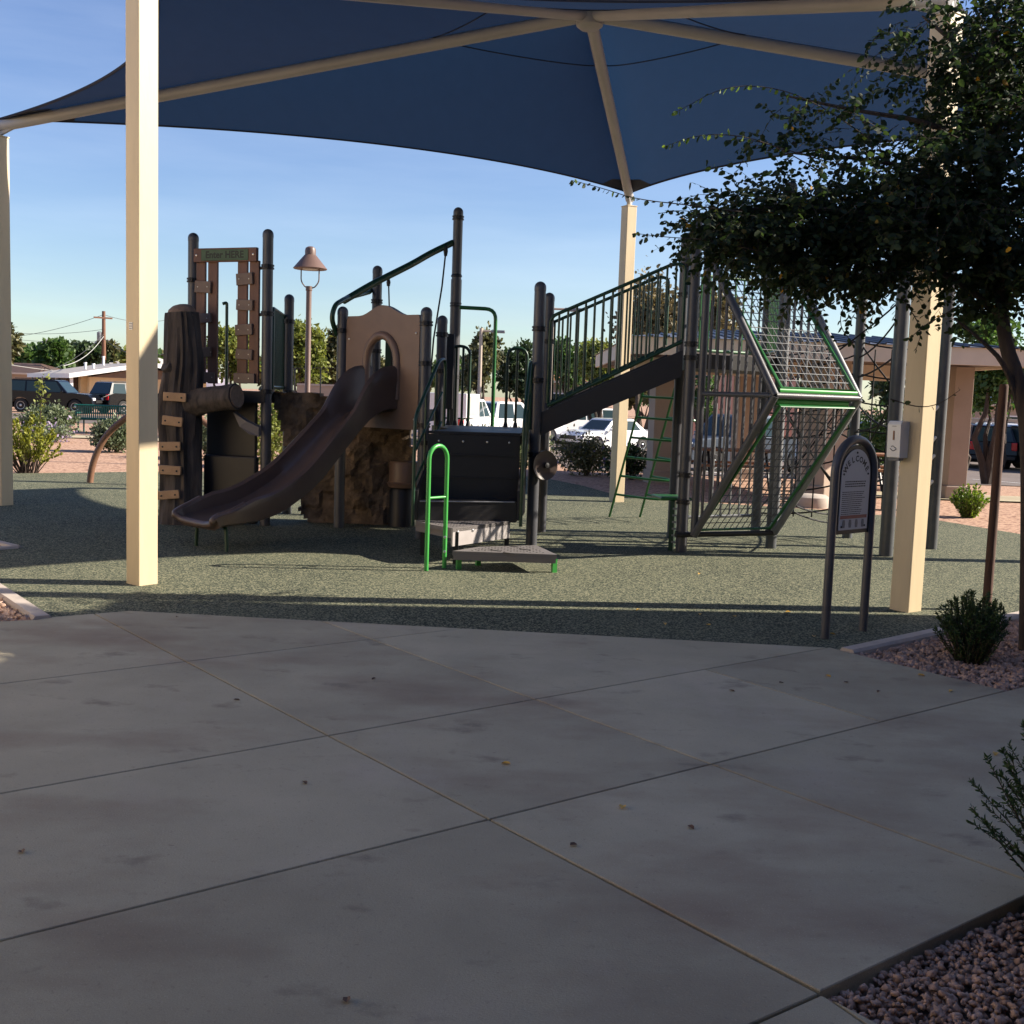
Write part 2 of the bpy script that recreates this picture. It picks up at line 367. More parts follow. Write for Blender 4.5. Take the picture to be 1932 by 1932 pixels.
leafmat('leaf_dark', (0.02, 0.04, 0.018), (0.06, 0.09, 0.035), tw=0.25)
leafmat('leaf_olive', (0.05, 0.06, 0.025), (0.15, 0.14, 0.06), tw=0.25)
leafmat('leaf_brownish', (0.06, 0.055, 0.03), (0.22, 0.17, 0.08), tw=0.25)
leafmat('leaf_bright', (0.06, 0.12, 0.02), (0.20, 0.27, 0.05), tw=0.35)
leafmat('petal', (0.22, 0.16, 0.26), (0.36, 0.29, 0.40), tw=0.3)
mat('leaf_fallen', (0.62, 0.36, 0.05), 0.6, var=0.15); mat('leaf_brown', (0.12, 0.06, 0.03), 0.7, var=0.2)
# shade cloth: dark blue knitted mesh, lets a little light through
def fabric(name, c, tcol, tw):
    m = mat(name, c, 0.85, var=0.35, vscale=5, stretch=(1, 0.35, 1), bump=0.25, bscale=160, trans=(tcol, tw), detail=9); return m
fabric('shade_navy', (0.0055, 0.0115, 0.027), (0.012, 0.031, 0.073), 0.45)
mat('hem', (0.008, 0.012, 0.03), 0.8)
# concrete: patches, dark stains and speckles of their own
def concrete_stains(m):
    t = m.node_tree; b = t.nodes['Principled BSDF']; src = b.inputs['Base Color'].links[0].from_socket
    g = N(t, 'ShaderNodeTexCoord'); cur = src
    for scale, lo, hi, col, amt, st in ((0.55, 0.5, 0.72, (0.27, 0.20, 0.135), 1.0, (1, 1.8, 1)), (2.6, 0.60, 0.74, (0.18, 0.15, 0.11), 0.9, (1, 1.5, 1)), (0.8, 0.56, 0.75, (0.52, 0.45, 0.35), 0.55, (1.4, 1, 1)), (9.0, 0.70, 0.76, (0.10, 0.085, 0.065), 0.85, (1, 2.2, 1)), (45, 0.60, 0.72, (0.22, 0.185, 0.135), 0.6, (1, 1, 1)), (260, 0.48, 0.62, (0.30, 0.255, 0.185), 0.55, (1, 1, 1)), (150, 0.60, 0.66, (0.60, 0.52, 0.41), 0.5, (1, 1, 1))):
        mp = N(t, 'ShaderNodeMapping'); mp.inputs['Scale'].default_value = st; mp.inputs['Location'].default_value = (scale * 3.1, -scale, 0)
        n = N(t, 'ShaderNodeTexNoise'); n.inputs['Scale'].default_value = scale; n.inputs['Detail'].default_value = 7; n.inputs['Roughness'].default_value = 0.6
        r = N(t, 'ShaderNodeValToRGB'); r.color_ramp.elements[0].position = lo; r.color_ramp.elements[1].position = hi
        r.color_ramp.elements[1].color = (amt, amt, amt, 1)
        x = N(t, 'ShaderNodeMixRGB'); x.inputs[2].default_value = (*col, 1)
        t.links.new(g.outputs['Object'], mp.inputs[0]); t.links.new(mp.outputs[0], n.inputs[0]); t.links.new(n.outputs[0], r.inputs[0])
        t.links.new(r.outputs[0], x.inputs[0]); t.links.new(cur, x.inputs[1]); cur = x.outputs[0]
    oi = N(t, 'ShaderNodeObjectInfo'); mr = N(t, 'ShaderNodeMapRange'); mr.inputs[3].default_value = 0.86; mr.inputs[4].default_value = 1.1
    hv = N(t, 'ShaderNodeHueSaturation'); t.links.new(oi.outputs['Random'], mr.inputs[0]); t.links.new(mr.outputs[0], hv.inputs['Value']); t.links.new(cur, hv.inputs['Color']); cur = hv.outputs[0]
    t.links.new(cur, b.inputs['Base Color'])
concrete_stains(MATS['concrete'])

# ------------------------------------------------------------------ ground
def sstep(a, b, x):
    t = min(1, max(0, (x - a) / (b - a))); return t * t * (3 - 2 * t)
def gh(x, y):
    """terrain height: level round the playground, falling gently to the car park on the right"""
    base = -0.16 + 0.13 * sstep(14.5, 16.5, y)
    return base - 0.55 * sstep(22, 40, y) * sstep(-12, 6, x)
def wpos(px, py, Y):
    """ground point under the pixel column at depth Y"""
    p = at(px, py, Y); return Vector((p.x, Y, gh(p.x, Y)))
xs = sorted(set([-4000, -2000, -1000, -500, -250, -150, -100] + list(range(-80, 81, 4)) + [100, 150, 250, 500, 1000, 2000, 4000]))
ys = [-400, -100, -30, -10, 0, 5, 10, 14, 14.5, 15, 15.5, 16, 16.5, 18, 20] + list(range(22, 44, 2)) + [48, 55, 65, 80, 100, 140, 200, 400, 900, 2000, 5000]
V = [(x, y, gh(x, y)) for y in ys for x in xs]; nx = len(xs)
F = [(j * nx + i, j * nx + i + 1, (j + 1) * nx + i + 1, (j + 1) * nx + i) for j in range(len(ys) - 1) for i in range(nx - 1)]
struct(np_mesh('ground', V, F, 'desert', smooth=True))

def sheet(name, pts, z0, z1, m):
    mb = MB(); mb.prism([(p[0], p[1], z0) for p in pts], (0, 0, z1 - z0)); return struct(mb.build(name, m))
def draped(name, x0, x1, y0, y1, dz, m, nx=10, ny=10, fx=None):
    V = []; F = []
    for j in range(ny + 1):
        for i in range(nx + 1):
            y = y0 + (y1 - y0) * j / ny; x = x0 + (x1 - x0) * i / nx; V.append((x, y, gh(x, y) + dz))
    F = [(j * (nx + 1) + i, j * (nx + 1) + i + 1, (j + 1) * (nx + 1) + i + 1, (j + 1) * (nx + 1) + i) for j in range(ny) for i in range(nx)]
    return struct(np_mesh(name, V, F, m, smooth=True))
draped('street', -140, 140, 46.5, 58, 0.012, 'asphalt', 70, 4)
draped('car_park', 1.5, 70, 29.0, 46.4, 0.016, 'asphalt', 34, 16)
draped('pavement', -60, -4, 33.6, 35.2, 0.03, 'concrete', 20, 3)
draped('walkway', 6.2, 40, 21.2, 22.6, 0.03, 'concrete', 20, 3)

# ------------------------------------------------------------------ rubber playground surface
RB = [G(-260, 893), G(0, 893), G(240, 890), G(520, 889), G(800, 889), G(983, 897), G(1041, 904), G(1100, 916), G(1153, 931), G(1290, 945), G(1450, 955), G(1560, 962), G(1769, 981), G(1932, 1008), G(2150, 1040),
      G(2150, 1112), G(1881, 1166), G(1745, 1194), G(1592, 1226), G(1570, 1222), G(245, 1152), G(85, 1165), G(-30, 1088), G(-400, 1088)]
sheet('rubber_surface', RB, -0.2, -0.004, 'rubber')

# ------------------------------------------------------------------ patio of concrete slabs
def dirn(a, b): v = (G(*b) - G(*a)); v.z = 0; return v.normalized()
DA = dirn((0, 1775), (1890, 1305)); DB = dirn((205, 1172), (1545, 1870))
g_ = G(1545, 1873); e_ = G(1898, 1303)
_l = G(1890, 1305); _nA = Vector((-DA.y, DA.x, 0)); e_ = e_ - _nA * (e_ - _l).dot(_nA)
PAT = [Vector((-12, 8.0, 0)), G(0, 1172), G(70, 1169), G(85, 1165), G(245, 1152), G(1570, 1222), G(1595, 1229), e_, e_ + DA * 6 - _nA * 0.06, e_ + DA * 6 + DB * 1.0]
A4far = g_ + DA * 8
PAT += [A4far, g_, g_ + DB * 7, Vector((-6, -5, 0)), Vector((-12, -1, 0))]
PAT = [Vector((p.x, p.y, 0)) for p in PAT]
def halfplane(poly, p, n):
    out = []
    for i in range(len(poly)):
        a, b = poly[i], poly[(i + 1) % len(poly)]; da = (a - p).dot(n); db = (b - p).dot(n)
        if da >= 0: out.append(a)
        if da * db < 0: out.append(a + (b - a) * (da / (da - db)))
    return out
def clean(poly):
    out = []
    for p in poly:
        if not out or (p - out[-1]).length > 0.01: out.append(p)
    if len(out) > 2 and (out[0] - out[-1]).length < 0.01: out.pop()
    ch = True
    while ch and len(out) > 3:
        ch = False
        for i in range(len(out)):
            a, b, c = out[i - 1], out[i], out[(i + 1) % len(out)]
            if abs((b - a).cross(c - b).z) < 1e-4: out.pop(i); ch = True; break
    return out
def area(p): return 0.5 * sum(p[i].x * p[(i + 1) % len(p)].y - p[(i + 1) % len(p)].x * p[i].y for i in range(len(p)))
def inset(poly, d):
    out = []; n = len(poly)
    for i in range(n):
        a, b, c = poly[i - 1], poly[i], poly[(i + 1) % n]
        d1 = (b - a).normalized(); d2 = (c - b).normalized(); n1 = Vector((-d1.y, d1.x, 0)); n2 = Vector((-d2.y, d2.x, 0))
        m = n1 + n2
        m = m.normalized() if m.length > 1e-4 else n1
        out.append(b + m * (d / max(0.35, m.dot(n1))))
    return out
def line(p, q): a = G(*p); b = G(*q); d = (b - a); d.z = 0; d.normalize(); return a, Vector((-d.y, d.x, 0))   # normal to the left of travel
rows = [None, line((0, 1290), (850, 1188)), line((0, 1497), (1560, 1222)), line((0, 1775), (1890, 1305)), line((1420, 1932), (1932, 1705)), None]
cB1 = line((205, 1172), (1545, 1870)); cB2 = line((630, 1180), (1800, 1610)); cB3 = line((1341, 1266), (1626, 1351))
# saw-cut joint rows: far to near; each row split by the B joints it shows
pat = MB()
pp = [Vector((p.x, p.y, 0)) for p in PAT]
if area(pp) < 0: pp.reverse()
from mathutils.geometry import tessellate_polygon
pin = inset(pp, 0.03); npn = len(pin)
tri = tessellate_polygon([[Vector((p.x, p.y, 0)) for p in pin]])
pat.add([(p.x, p.y, -0.022) for p in pin] + [(p.x, p.y, -0.2) for p in pin], [tuple(t) for t in tri] + [(i, (i + 1) % npn, npn + (i + 1) % npn, npn + i) for i in range(npn)])
patio = struct(pat.build('patio', 'joint_dirt'))
for ri in range(5):
    poly = pp
    if rows[ri]: poly = halfplane(poly, rows[ri][0], -rows[ri][1])
    if rows[ri + 1]: poly = halfplane(poly, rows[ri + 1][0], rows[ri + 1][1])
    cuts = [cB1, cB2] + ([cB3] if ri == 2 else []) if ri < 4 else [line((1545, 1870), (1635, 1932))]
    if ri >= 3: cuts = cuts + []
    rest = poly; cells = []
    for c in cuts:
        cells.append(halfplane(rest, c[0], -c[1])); rest = halfplane(rest, c[0], c[1])
    cells.append(rest)
    for cell in cells:
        cell = clean(cell)
        if len(cell) < 3 or abs(area(cell)) < 0.02: continue
        if area(cell) < 0: cell.reverse()
        wj = 0.0055
        o1 = inset(cell, wj); o2 = inset(cell, wj + 0.003); n = len(cell)
        mb = MB(); vs = [(p.x, p.y, -0.19) for p in o1] + [(p.x, p.y, -0.0035) for p in o1] + [(p.x, p.y, 0) for p in o2]
        fs = [[2 * n + i for i in range(n)]]
        for i in range(n):
            j = (i + 1) % n; fs += [(i, j, n + j, n + i), (n + i, n + j, 2 * n + j, 2 * n + i)]
        mb.add(vs, fs); mb.build('slab', 'concrete', patio)
# kerbs
def kerb(pts, wd=0.12, z1=0.035):
    pts = [Vector((p.x, p.y, 0)) for p in pts]; mb = MB()
    for a, b in zip(pts[:-1], pts[1:]):
        d = (b - a).normalized(); nn = Vector((-d.y, d.x, 0)) * wd / 2
        sec = [(-1, -0.18), (-1, z1 - 0.02), (-0.75, z1), (0.75, z1), (1, z1 - 0.02), (1, -0.18)]
        mb.prism([a + nn * q[0] + Vector((0, 0, q[1])) for q in sec], b - a)
    return struct(mb.build('kerb', 'kerb'))
kerb([G(1598, 1229), G(1745, 1197), G(1881, 1169), G(2150, 1116)], 0.11, 0.02)
kerb([G(80, 1167), G(-32, 1092)], 0.13, 0.02)
kerb([G(-80, 1006), G(31, 1033), G(-60, 1040)], 0.1, 0.02)
# gravel: loose angular stones, uncountable
def ico_rocks(pts, sizes, name, m, zs):
    bm = bmesh.new(); bmesh.ops.create_icosphere(bm, subdivisions=1, radius=1); bm.verts.index_update()
    bv = np.array([v.co[:] for v in bm.verts]); bf = np.array([[v.index for v in f.verts] for f in bm.faces]); bm.free()
    var = []
    for k in range(10):
        q = bv * (1 + NR.normal(size=(len(bv), 1)) * 0.3) * np.array([1, 0.72 + 0.35 * NR.random(), 0.6 + 0.3 * NR.random()]); var.append(q)
    n = len(pts); Vv = np.zeros((n, len(bv), 3)); ang = NR.random((n, 3)) * 6.28
    for i in range(n):
        ca, sa = math.cos(ang[i, 0]), math.sin(ang[i, 0]); cb, sb = math.cos(ang[i, 1] * .25), math.sin(ang[i, 1] * .25)
        Rm = np.array([[ca, -sa, 0], [sa, ca, 0], [0, 0, 1]]) @ np.array([[1, 0, 0], [0, cb, -sb], [0, sb, cb]])
        Vv[i] = (var[i % 10] * sizes[i]) @ Rm.T + np.array([pts[i][0], pts[i][1], zs[i]])
    Ff = bf[None] + (np.arange(n) * len(bv))[:, None, None]
    return stuff(np_mesh(name, Vv.reshape(-1, 3), Ff.reshape(-1, 3), m))
def inside(p, poly):
    c = False; n = len(poly)
    for i in range(n):
        a, b = poly[i], poly[i - 1]
        if (a[1] > p[1]) != (b[1] > p[1]) and p[0] < (b[0] - a[0]) * (p[1] - a[1]) / (b[1] - a[1] + 1e-12) + a[0]: c = not c
    return c
def gravel(poly, n, smin, smax, z, label, soil=True):
    xs_ = [p[0] for p in poly]; ys_ = [p[1] for p in poly]; P = []
    while len(P) < n:
        q = (random.uniform(min(xs_), max(xs_)), random.uniform(min(ys_), max(ys_)))
        if inside(q, poly): P.append(q)
    S = smin + (smax - smin) * NR.random(n) ** 1.6
    zs = z + NR.random(n) * 0.028
    if soil: sheet('planting_bed', [(p[0], p[1]) for p in poly], -0.2, z - 0.012, 'soil')
    o = ico_rocks(P, S, 'gravel', 'rock', zs); o['label'] = label; o['category'] = 'gravel'; return o
bed1 = [G(1606, 1233), G(1745, 1203), G(1881, 1174), G(2090, 1134), e_ + DA * 2.6 + Vector((0, .05, 0)), e_ + Vector((.01, .06, 0))]
gravel(bed1, 8500, 0.012, 0.028, -0.045, 'reddish brown crushed stone round the shrub and tree trunk')
bed2 = [g_ + Vector((0.012, 0, 0)), g_ + DA * 2.4 + Vector((.01, -.01, 0)), g_ + DA * 2.4 + DB * 1.9, g_ + DB * 1.9 + Vector((.012, 0, 0))]
gravel(bed2, 17000, 0.008, 0.017, -0.05, 'brown crushed stone below the edge of the concrete patio')
bed3 = [G(72, 1170), G(-30, 1101), G(-160, 1101), G(-160, 1176), G(0, 1174)]
gravel(bed3, 2200, 0.012, 0.03, -0.045, 'brown crushed stone in the bed behind the slanted kerb')
# ------------------------------------------------------------------ shade structure
EAVE = 4.9
pFL = G(268, 1100); pFR = G(1708, 1150); pL = G(6, 952); pB = G(1163, 946); pR = Vector((8.0, 12.7, 0))
hub_p = at(1113, 28, 13.0); HUB = Vector((hub_p.x, 13.0, hub_p.z))
shade = thing('shade_structure', 'navy blue fabric shade canopy on five tall square beige posts over the playground', 'shade canopy', (HUB.x, HUB.y, 0))
plan = [pFL, pFR, pR, pB, pL]; rots = [R(-37.6), R(-54.7), R(-30), R(-66), R(-30)]
tops = []
for k, (p, rz) in enumerate(zip(plan, rots)):
    wd = 0.182; zt = EAVE - 0.14
    if k == 3: rz = R(-62)
    mb = MB(); mb.box((p.x, p.y, zt / 2 - 0.05), (wd, wd, zt + 0.1), rz, bev=0.008)
    po = mb.build('post', 'post_beige', shade)
    c = MB(); c.box((p.x, p.y, zt + 0.008), (wd + 0.012, wd + 0.012, 0.016), rz, bev=0.003); c.build('cap_plate', 'post_beige', po)
    inw = Vector((HUB.x - p.x, HUB.y - p.y, 0)).normalized()
    top = Vector((p.x, p.y, EAVE)); tops.append(top)
    a = MB(); a.tube([(p.x, p.y, zt), (p.x, p.y, EAVE - .02)], 0.045, 10)
    a.tube([Vector((p.x, p.y, zt + .02)) - inw * 0.02, top + inw * 0.42 + Vector((0, 0, 0.07))], 0.028, 8); a.build('bracket', 'rib_beige', shade)
for k, tp in enumerate(tops):
    inw = (HUB - tp).normalized()
    mb = MB(); mb.tube([tp - inw * 0.05, HUB - inw * 0.06], 0.072, 14); mb.build('rib', 'rib_beige', shade)
mb = MB(); mb.lathe([(0.10, -0.16), (0.15, -0.12), (0.16, 0.06), (0.10, 0.10)], HUB, 16); mb.build('hub', 'rib_beige', shade)
UP = Vector((0, 0, 0.085))
for k in range(5):
    a, b = tops[k], tops[(k + 1) % 5]; mid = (a + b) / 2
    inn = Vector((HUB.x - mid.x, HUB.y - mid.y, 0)).normalized(); ch = (b - a).length; sag = 0.115 * ch
    h2 = HUB + UP; A = a + UP; B = b + UP
    nu, nv = 28, 14; mb = MB(); vs = []
    def E(u): return A.lerp(B, u) + inn * sag * 4 * u * (1 - u) + Vector((0, 0, 0.06 * 4 * u * (1 - u)))
    def S(u, v):
        p = h2.lerp(E(u), v); p.z -= 0.10 * 4 * u * (1 - u) * v * (1 - v) * 2; return p
    for j in range(nv + 1):
        for i in range(nu + 1): vs.append(S(i / nu, max(0.004, j / nv)))
    fs = [(j * (nu + 1) + i, j * (nu + 1) + i + 1, (j + 1) * (nu + 1) + i + 1, (j + 1) * (nu + 1) + i) for j in range(nv) for i in range(nu)]
    mb.add(vs, fs, True); pn = mb.build('fabric_panel', 'shade_navy', shade)
    hm = MB(); hm.tube([E(i / 40) for i in range(41)], 0.016, 6); hm.build('hem', 'hem', pn)
    sm = MB(); v0 = 0.24
    sm.tube([S(i / 24, v0 + 0.05 * 4 * (i / 24) * (1 - i / 24)) - Vector((0, 0, 0.008)) for i in range(25)], 0.007, 5); sm.build('seam', 'hem', pn)
    for u0, sg in ((0.0, 1), (1.0, -1)):
        cp = MB(); q = [S(abs(u0 - 0.0005), 0.999), S(u0 + sg * 0.085, 0.998), S(u0 + sg * 0.05, 0.93), S(abs(u0 - 0.0005), 0.90)]
        cp.add([p - Vector((0, 0, 0.006)) for p in q], [(0, 1, 2, 3)]); cp.build('corner_patch', 'hem', pn)
# sticker on the near left post
d = ray(248, 616); M = Matrix.Rotation(rots[0], 3, 'Z')
def face_point(p, nrm, half, px, py):
    q = p + nrm * half; d = ray(px, py); t = (q - CP).dot(nrm) / d.dot(nrm); return CP + d * t
nl = Vector((math.cos(rots[0] - math.pi / 2), math.sin(rots[0] - math.pi / 2), 0)); tl = Vector((-nl.y, nl.x, 0))
q = face_point(Vector((pFL.x, pFL.y, 0)), nl, 0.091, 247, 615)
st = MB(); Fm = frame(q + nl * 0.003, tl, (0, 0, 1)); st.box(q + nl * 0.002, (0.05, 0.002, 0.06), M=Matrix.Rotation(math.atan2(tl.y, tl.x), 3, 'Z'))
stk = st.build('sticker', 'white_plastic', shade)
ln = MB()
for k in range(4):
    for a, bb in ((-.022, .022),): ln.box(q + nl * 0.0035 + Vector((0, 0, 0.02 - k * 0.0135)), (0.042, 0.001, 0.006), M=Matrix.Rotation(math.atan2(tl.y, tl.x), 3, 'Z'))
ln.build('print', 'sign_greyfig', stk)

# soap / sanitiser dispenser on the near right post
nd = Vector((math.cos(rots[1] - math.pi / 2), math.sin(rots[1] - math.pi / 2), 0)); td = Vector((-nd.y, nd.x, 0))
q = face_point(Vector((pFR.x, pFR.y, 0)), nd, 0.091, 1702, 829)
dm = frame(q, td, (0, 0, 1)); dis = thing('soap_dispenser', 'white wall soap dispenser with grey nozzle fixed to a beige shade post', 'dispenser', q)
def loc(M, x, y, z): return M @ Vector((x, y, z))
prof = [(-.15, 0), (-.15, .095), (-.145, .105), (.12, .115), (.145, .10), (.15, .085), (.15, 0)]
b = MB(); b.prism([loc(dm, -.062, y, z) for y, z in prof], td * 0.124); body = b.build('body', 'white_plastic', dis)
b = MB(); b.prism([loc(dm, -.05, y, z) for y, z in ((-.17, .035), (-.152, .03), (-.152, .098), (-.175, .095))], td * 0.1); b.build('nozzle', 'grey_plastic', dis)
b = MB(); b.prism([loc(dm, x, y, .1135) for x, y in ((-.007, -.005), (.007, -.005), (.007, .07), (-.007, .07))], nd * .003); b.build('level_window', 'table_brown', dis)
b = MB(); b.prism([loc(dm, x, y, .1135) for x, y in ((-.02, .105), (.02, .105), (.02, .109), (-.02, .109))], nd * .003); b.build('lettering', 'sign_greyfig', dis)
b = MB()
b.tube([loc(dm, -.03 + .06 * t, -.075 - .018 * math.sin(t * 3.1), .109) for t in [i / 8 for i in range(9)]], 0.004, 5)
b.tube([loc(dm, -.02 + .045 * t, -.062 + .008 * math.sin(t * 5), .109) for t in [i / 8 for i in range(9)]], 0.0035, 5); b.build('hand_emblem', 'sign_greyfig', dis)

# ------------------------------------------------------------------ unseen building added beside the patio to shade the concrete
sh = thing('added_shade_building', 'unseen tan stucco building added to shade the patio and bounce warm light', 'building', (12, 0, 0))
bx0 = 7.4; slope = math.cos(R(SUN_AZ)) / math.sin(R(SUN_AZ))
yc = 8.72 + (bx0 - 0.5) * slope
b = MB(); b.prism([(bx0, -16, -.2), (26, -16, -.2), (26, yc + .6, -.2), (bx0, yc, -.2)], (0, 0, 6.0)); bw = b.build('wall', 'wall_tan', sh)
b = MB(); b.prism([(bx0 - .06, -16.06, 5.8), (26.06, -16.06, 5.8), (26.06, yc + .66, 5.8), (bx0 - .06, yc + .06, 5.8)], (0, 0, .22)); b.build('parapet', 'fascia', sh)
for k in range(4):
    y = -10 + k * 4.6; b = MB(); b.box((bx0 - .01, y, 1.6), (.06, 1.5, 1.5)); wn = b.build('window', 'car_glass', sh)
    b = MB()
    for dy, dz, sy, sz in ((-.78, 0, .08, 1.64), (.78, 0, .08, 1.64), (0, .78, 1.64, .08), (0, -.78, 1.64, .08)): b.box((bx0 - .03, y + dy, 1.6 + dz), (.07, sy, sz))
    b.build('window_frame', 'fascia', wn)

# unseen wing and porch roof added behind the camera to block sky light
b = MB(); b.prism([(-10.5, -13, -.2), (bx0 - .01, -13, -.2), (bx0 - .01, -5.6, -.2), (-10.5, -5.6, -.2)], (0, 0, 5.2)); b.build('added_wing_wall', 'wall_tan', sh)
b = MB(); b.prism([(-10.4, -5.59, 3.25), (bx0 - .02, -5.59, 3.25), (bx0 - .02, .7, 3.05), (-10.4, .7, 3.05)], (0, 0, .22)); b.build('added_porch_roof', 'wood_dark', sh)
for x in (-10.0, -5.5, 6.6): b = MB(); b.box((x, .4, 1.5), (.3, .3, 3.06), bev=.01); b.build('added_porch_post', 'post_beige', sh)
b = MB(); b.prism([(-17, -13, -.2), (-10.51, -13, -.2), (-10.51, 10.2, -.2), (-17, 10.2, -.2)], (0, 0, 5.6)); b.build('added_bounce_wing', 'bounce_cream', sh)  # unseen cream wing, added to bounce warm sunlight onto patio and posts
# ------------------------------------------------------------------ play structure
play = thing('play_structure', 'large playground climbing structure with brown slide, wooden gate, ramp and rope nets', 'play structure', (0, 13, 0))
PR = 0.064
POSTS = {}
def dome(r, h): return [(r * math.cos(a), h + r * math.sin(a)) for a in [i * math.pi / 2 / 6 for i in range(6)]] + [(0.004, h + r)]
def post(key, px, py, Y, r=PR, m='play_post', clamps=(), zt=None, base=None):
    p = at(px, py, Y) if base is None else Vector((base.x, base.y, zt)); x, y = p.x, p.y; z = p.z if zt is None else zt
    mb = MB(); mb.lathe([(r, -0.1), (r, z - r * 1.6), (r * 1.04, z - r * 1.58)] + dome(r * 1.04, z - r * 1.04), (x, y, 0), 16)
    o = mb.build('post', m, play); POSTS[key] = (Vector((x, y, 0)), z)
    for zc in clamps: clamp(o, x, y, zc, r)
    return o
def clamp(o, x, y, z, r=PR, dirv=(0, -1)):
    c = MB(); c.lathe([(r + .002, -.028), (r + .014, -.026), (r + .014, -.008), (r + .005, -.006), (r + .005, .006), (r + .014, .008), (r + .014, .026), (r + .002, .028)], (x, y, z), 16)
    dx, dy = dirv; c.box((x + dx * (r + .02), y + dy * (r + .02), z), (.035, .05, .05), math.atan2(dy, dx) + math.pi / 2); c.build('clamp', 'play_dark', o)
post('P1', 365, 439, 13.9, clamps=(2.45, 2.95, 1.75)); post('P2', 506, 432, 13.5, clamps=(3.1, 2.55, 1.62)); post('P3', 546, 555, 14.9, clamps=(2.55, 1.62))
b4 = G(642, 994); post('P4', 647, 578, b4.y, clamps=(2.38, 1.45)); post('P5', 712.5, 501, 14.9, clamps=(2.85, 2.2))
post('P6', 805, 579, 12.75, clamps=(2.45, 2.0, 1.3, 1.1)); post('P7', 835, 595, 14.0, clamps=(2.4, 1.95)); post('P8', 865, 391, 15.0, clamps=(3.98, 2.85, 1.9))
b9 = G(1001, 1027); post('P9', 1020, 531, b9.y, clamps=(2.42, 1.85, 1.02)); b10 = G(1019, 1002); post('P10', 1037, 552, b10.y, clamps=(2.35,))
b11 = G(1282, 1040); post('P11', 1316, 412, b11.y, clamps=(3.35, 2.3, 2.15, .86, .56, .2)); post('P12', 1296, 439, b11.y + 1.25, clamps=(3.3, 2.95))
b13 = G(1454, 1033); post('P13', 0, 0, 0, zt=4.2, base=b13, m='steel_post', clamps=(2.2, .21)); b14 = G(1424.7, 1009); post('P14', 0, 0, 0, zt=4.2, base=b14, m='steel_post', clamps=(2.2,))
b15 = G(1671, 1048); post('P15', 0, 0, 0, zt=3.9, base=b15, m='steel_post', r=.078); b16 = G(1756, 1034.6); post('P16', 0, 0, 0, zt=3.9, base=b16, m='steel_post', r=.07); b17 = G(1598, 1014); post('P17', 0, 0, 0, zt=3.7, base=b17, m='steel_post')
def PT(k): return POSTS[k][0]
def part(mb, name, m, parent=None): return mb.build(name, m, parent or play)
def tubepart(name, pts, r, m, n=8, parent=None): return part(MB().tube(pts, r, n), name, m, parent)

# --- decks
def deck(keys, z, off=0.0, th=0.14):
    c = sum((PT(k) for k in keys), Vector()) / len(keys)
    pts = [Vector((PT(k).x, PT(k).y, z - th)) + (PT(k) - c).normalized() * -0.05 for k in keys]
    return part(MB().prism(pts, (0, 0, th)), 'deck', 'play_dark')
DK = 1.27; DS = 1.47; DL = 1.62; DU = 2.2
deck(['P4', 'P6', 'P7', 'P5'], DS)
def deckpoly(pts, z, th=0.14): return part(MB().prism([Vector((p[0], p[1], z - th)) for p in pts], (0, 0, th)), 'deck', 'play_dark')
p6, p7, p8, p9, p10, p11, p12, p13, p14 = [PT(k) for k in ('P6', 'P7', 'P8', 'P9', 'P10', 'P11', 'P12', 'P13', 'P14')]
dl = at(850, 805, 12.7); dr = at(995, 805, 12.5)
deckpoly([(dl.x, 12.62), (p9.x - .07, 12.5), (p9.x + .02, p9.y + 1.9), (p7.x, p7.y + .4), (p7.x - .1, p7.y)], DK)
deckpoly([(PT('P1').x - .1, 13.75), (PT('P2').x, 13.4), (PT('P3').x, 14.9), (PT('P1').x + .1, 15.2)], DL)
deckpoly([(p11.x, p11.y), (b13.x, b13.y), (b14.x + .05, b14.y + .1), (p12.x, p12.y)], DU, .16)

# --- stair with dark risers, and the perforated landings
E_ = G(784, 982, .355); Gp = G(854.6, 996.8, .355); H_ = G(962.7, 983, .355)
sA0 = Vector((E_.x + .02, E_.y, 0)); sB0 = Vector((H_.x + .06, H_.y, 0))
sA1 = Vector((dl.x - .02, 12.6, 0)); sB1 = Vector((p9.x - .12, 12.48, 0))
a1, b1 = sA0.lerp(sA1, .27), sB0.lerp(sB1, .27)
so_ = part(MB().prism([sA0 + Vector((0, 0, .34)), sB0 + Vector((0, 0, .34)), b1 + Vector((0, 0, .34)), a1 + Vector((0, 0, .34))], (0, 0, .22)), 'step', 'play_dark')
tubepart('nosing', [sA0 + Vector((.02, -.004, .556)), sB0 + Vector((-.02, -.004, .556))], .008, 'galv', 6, so_)
ri = part(MB().prism([a1 + Vector((0, .002, .54)), b1 + Vector((0, .002, .54)), b1 + Vector((0, .06, .54)), a1 + Vector((0, .06, .54))], (0, 0, .70)), 'deck_riser', 'play_dark')
part(MB().prism([a1 + Vector((0, .0, 1.245)), b1 + Vector((0, .0, 1.245)), sB1 + Vector((0, .05, 1.245)), sA1 + Vector((0, .05, 1.245))], (0, 0, .028)), 'deck', 'play_dark')
for zz in (.78, 1.02): part(MB().prism([a1 + Vector((.03, -.012, zz)), b1 + Vector((-.03, -.012, zz)), b1 + Vector((-.03, .0, zz)), a1 + Vector((.03, .0, zz))], (0, 0, .012)), 'batten', 'play_dark', ri)
for t in (.12, .38, .64, .88):
    p = a1.lerp(b1, t); part(MB().lathe([(.012, 0), (.010, .006), (.004, .009)], (p.x, p.y + .001, 1.17), 8, (0, -1, 0)), 'bolt', 'bolt', ri)
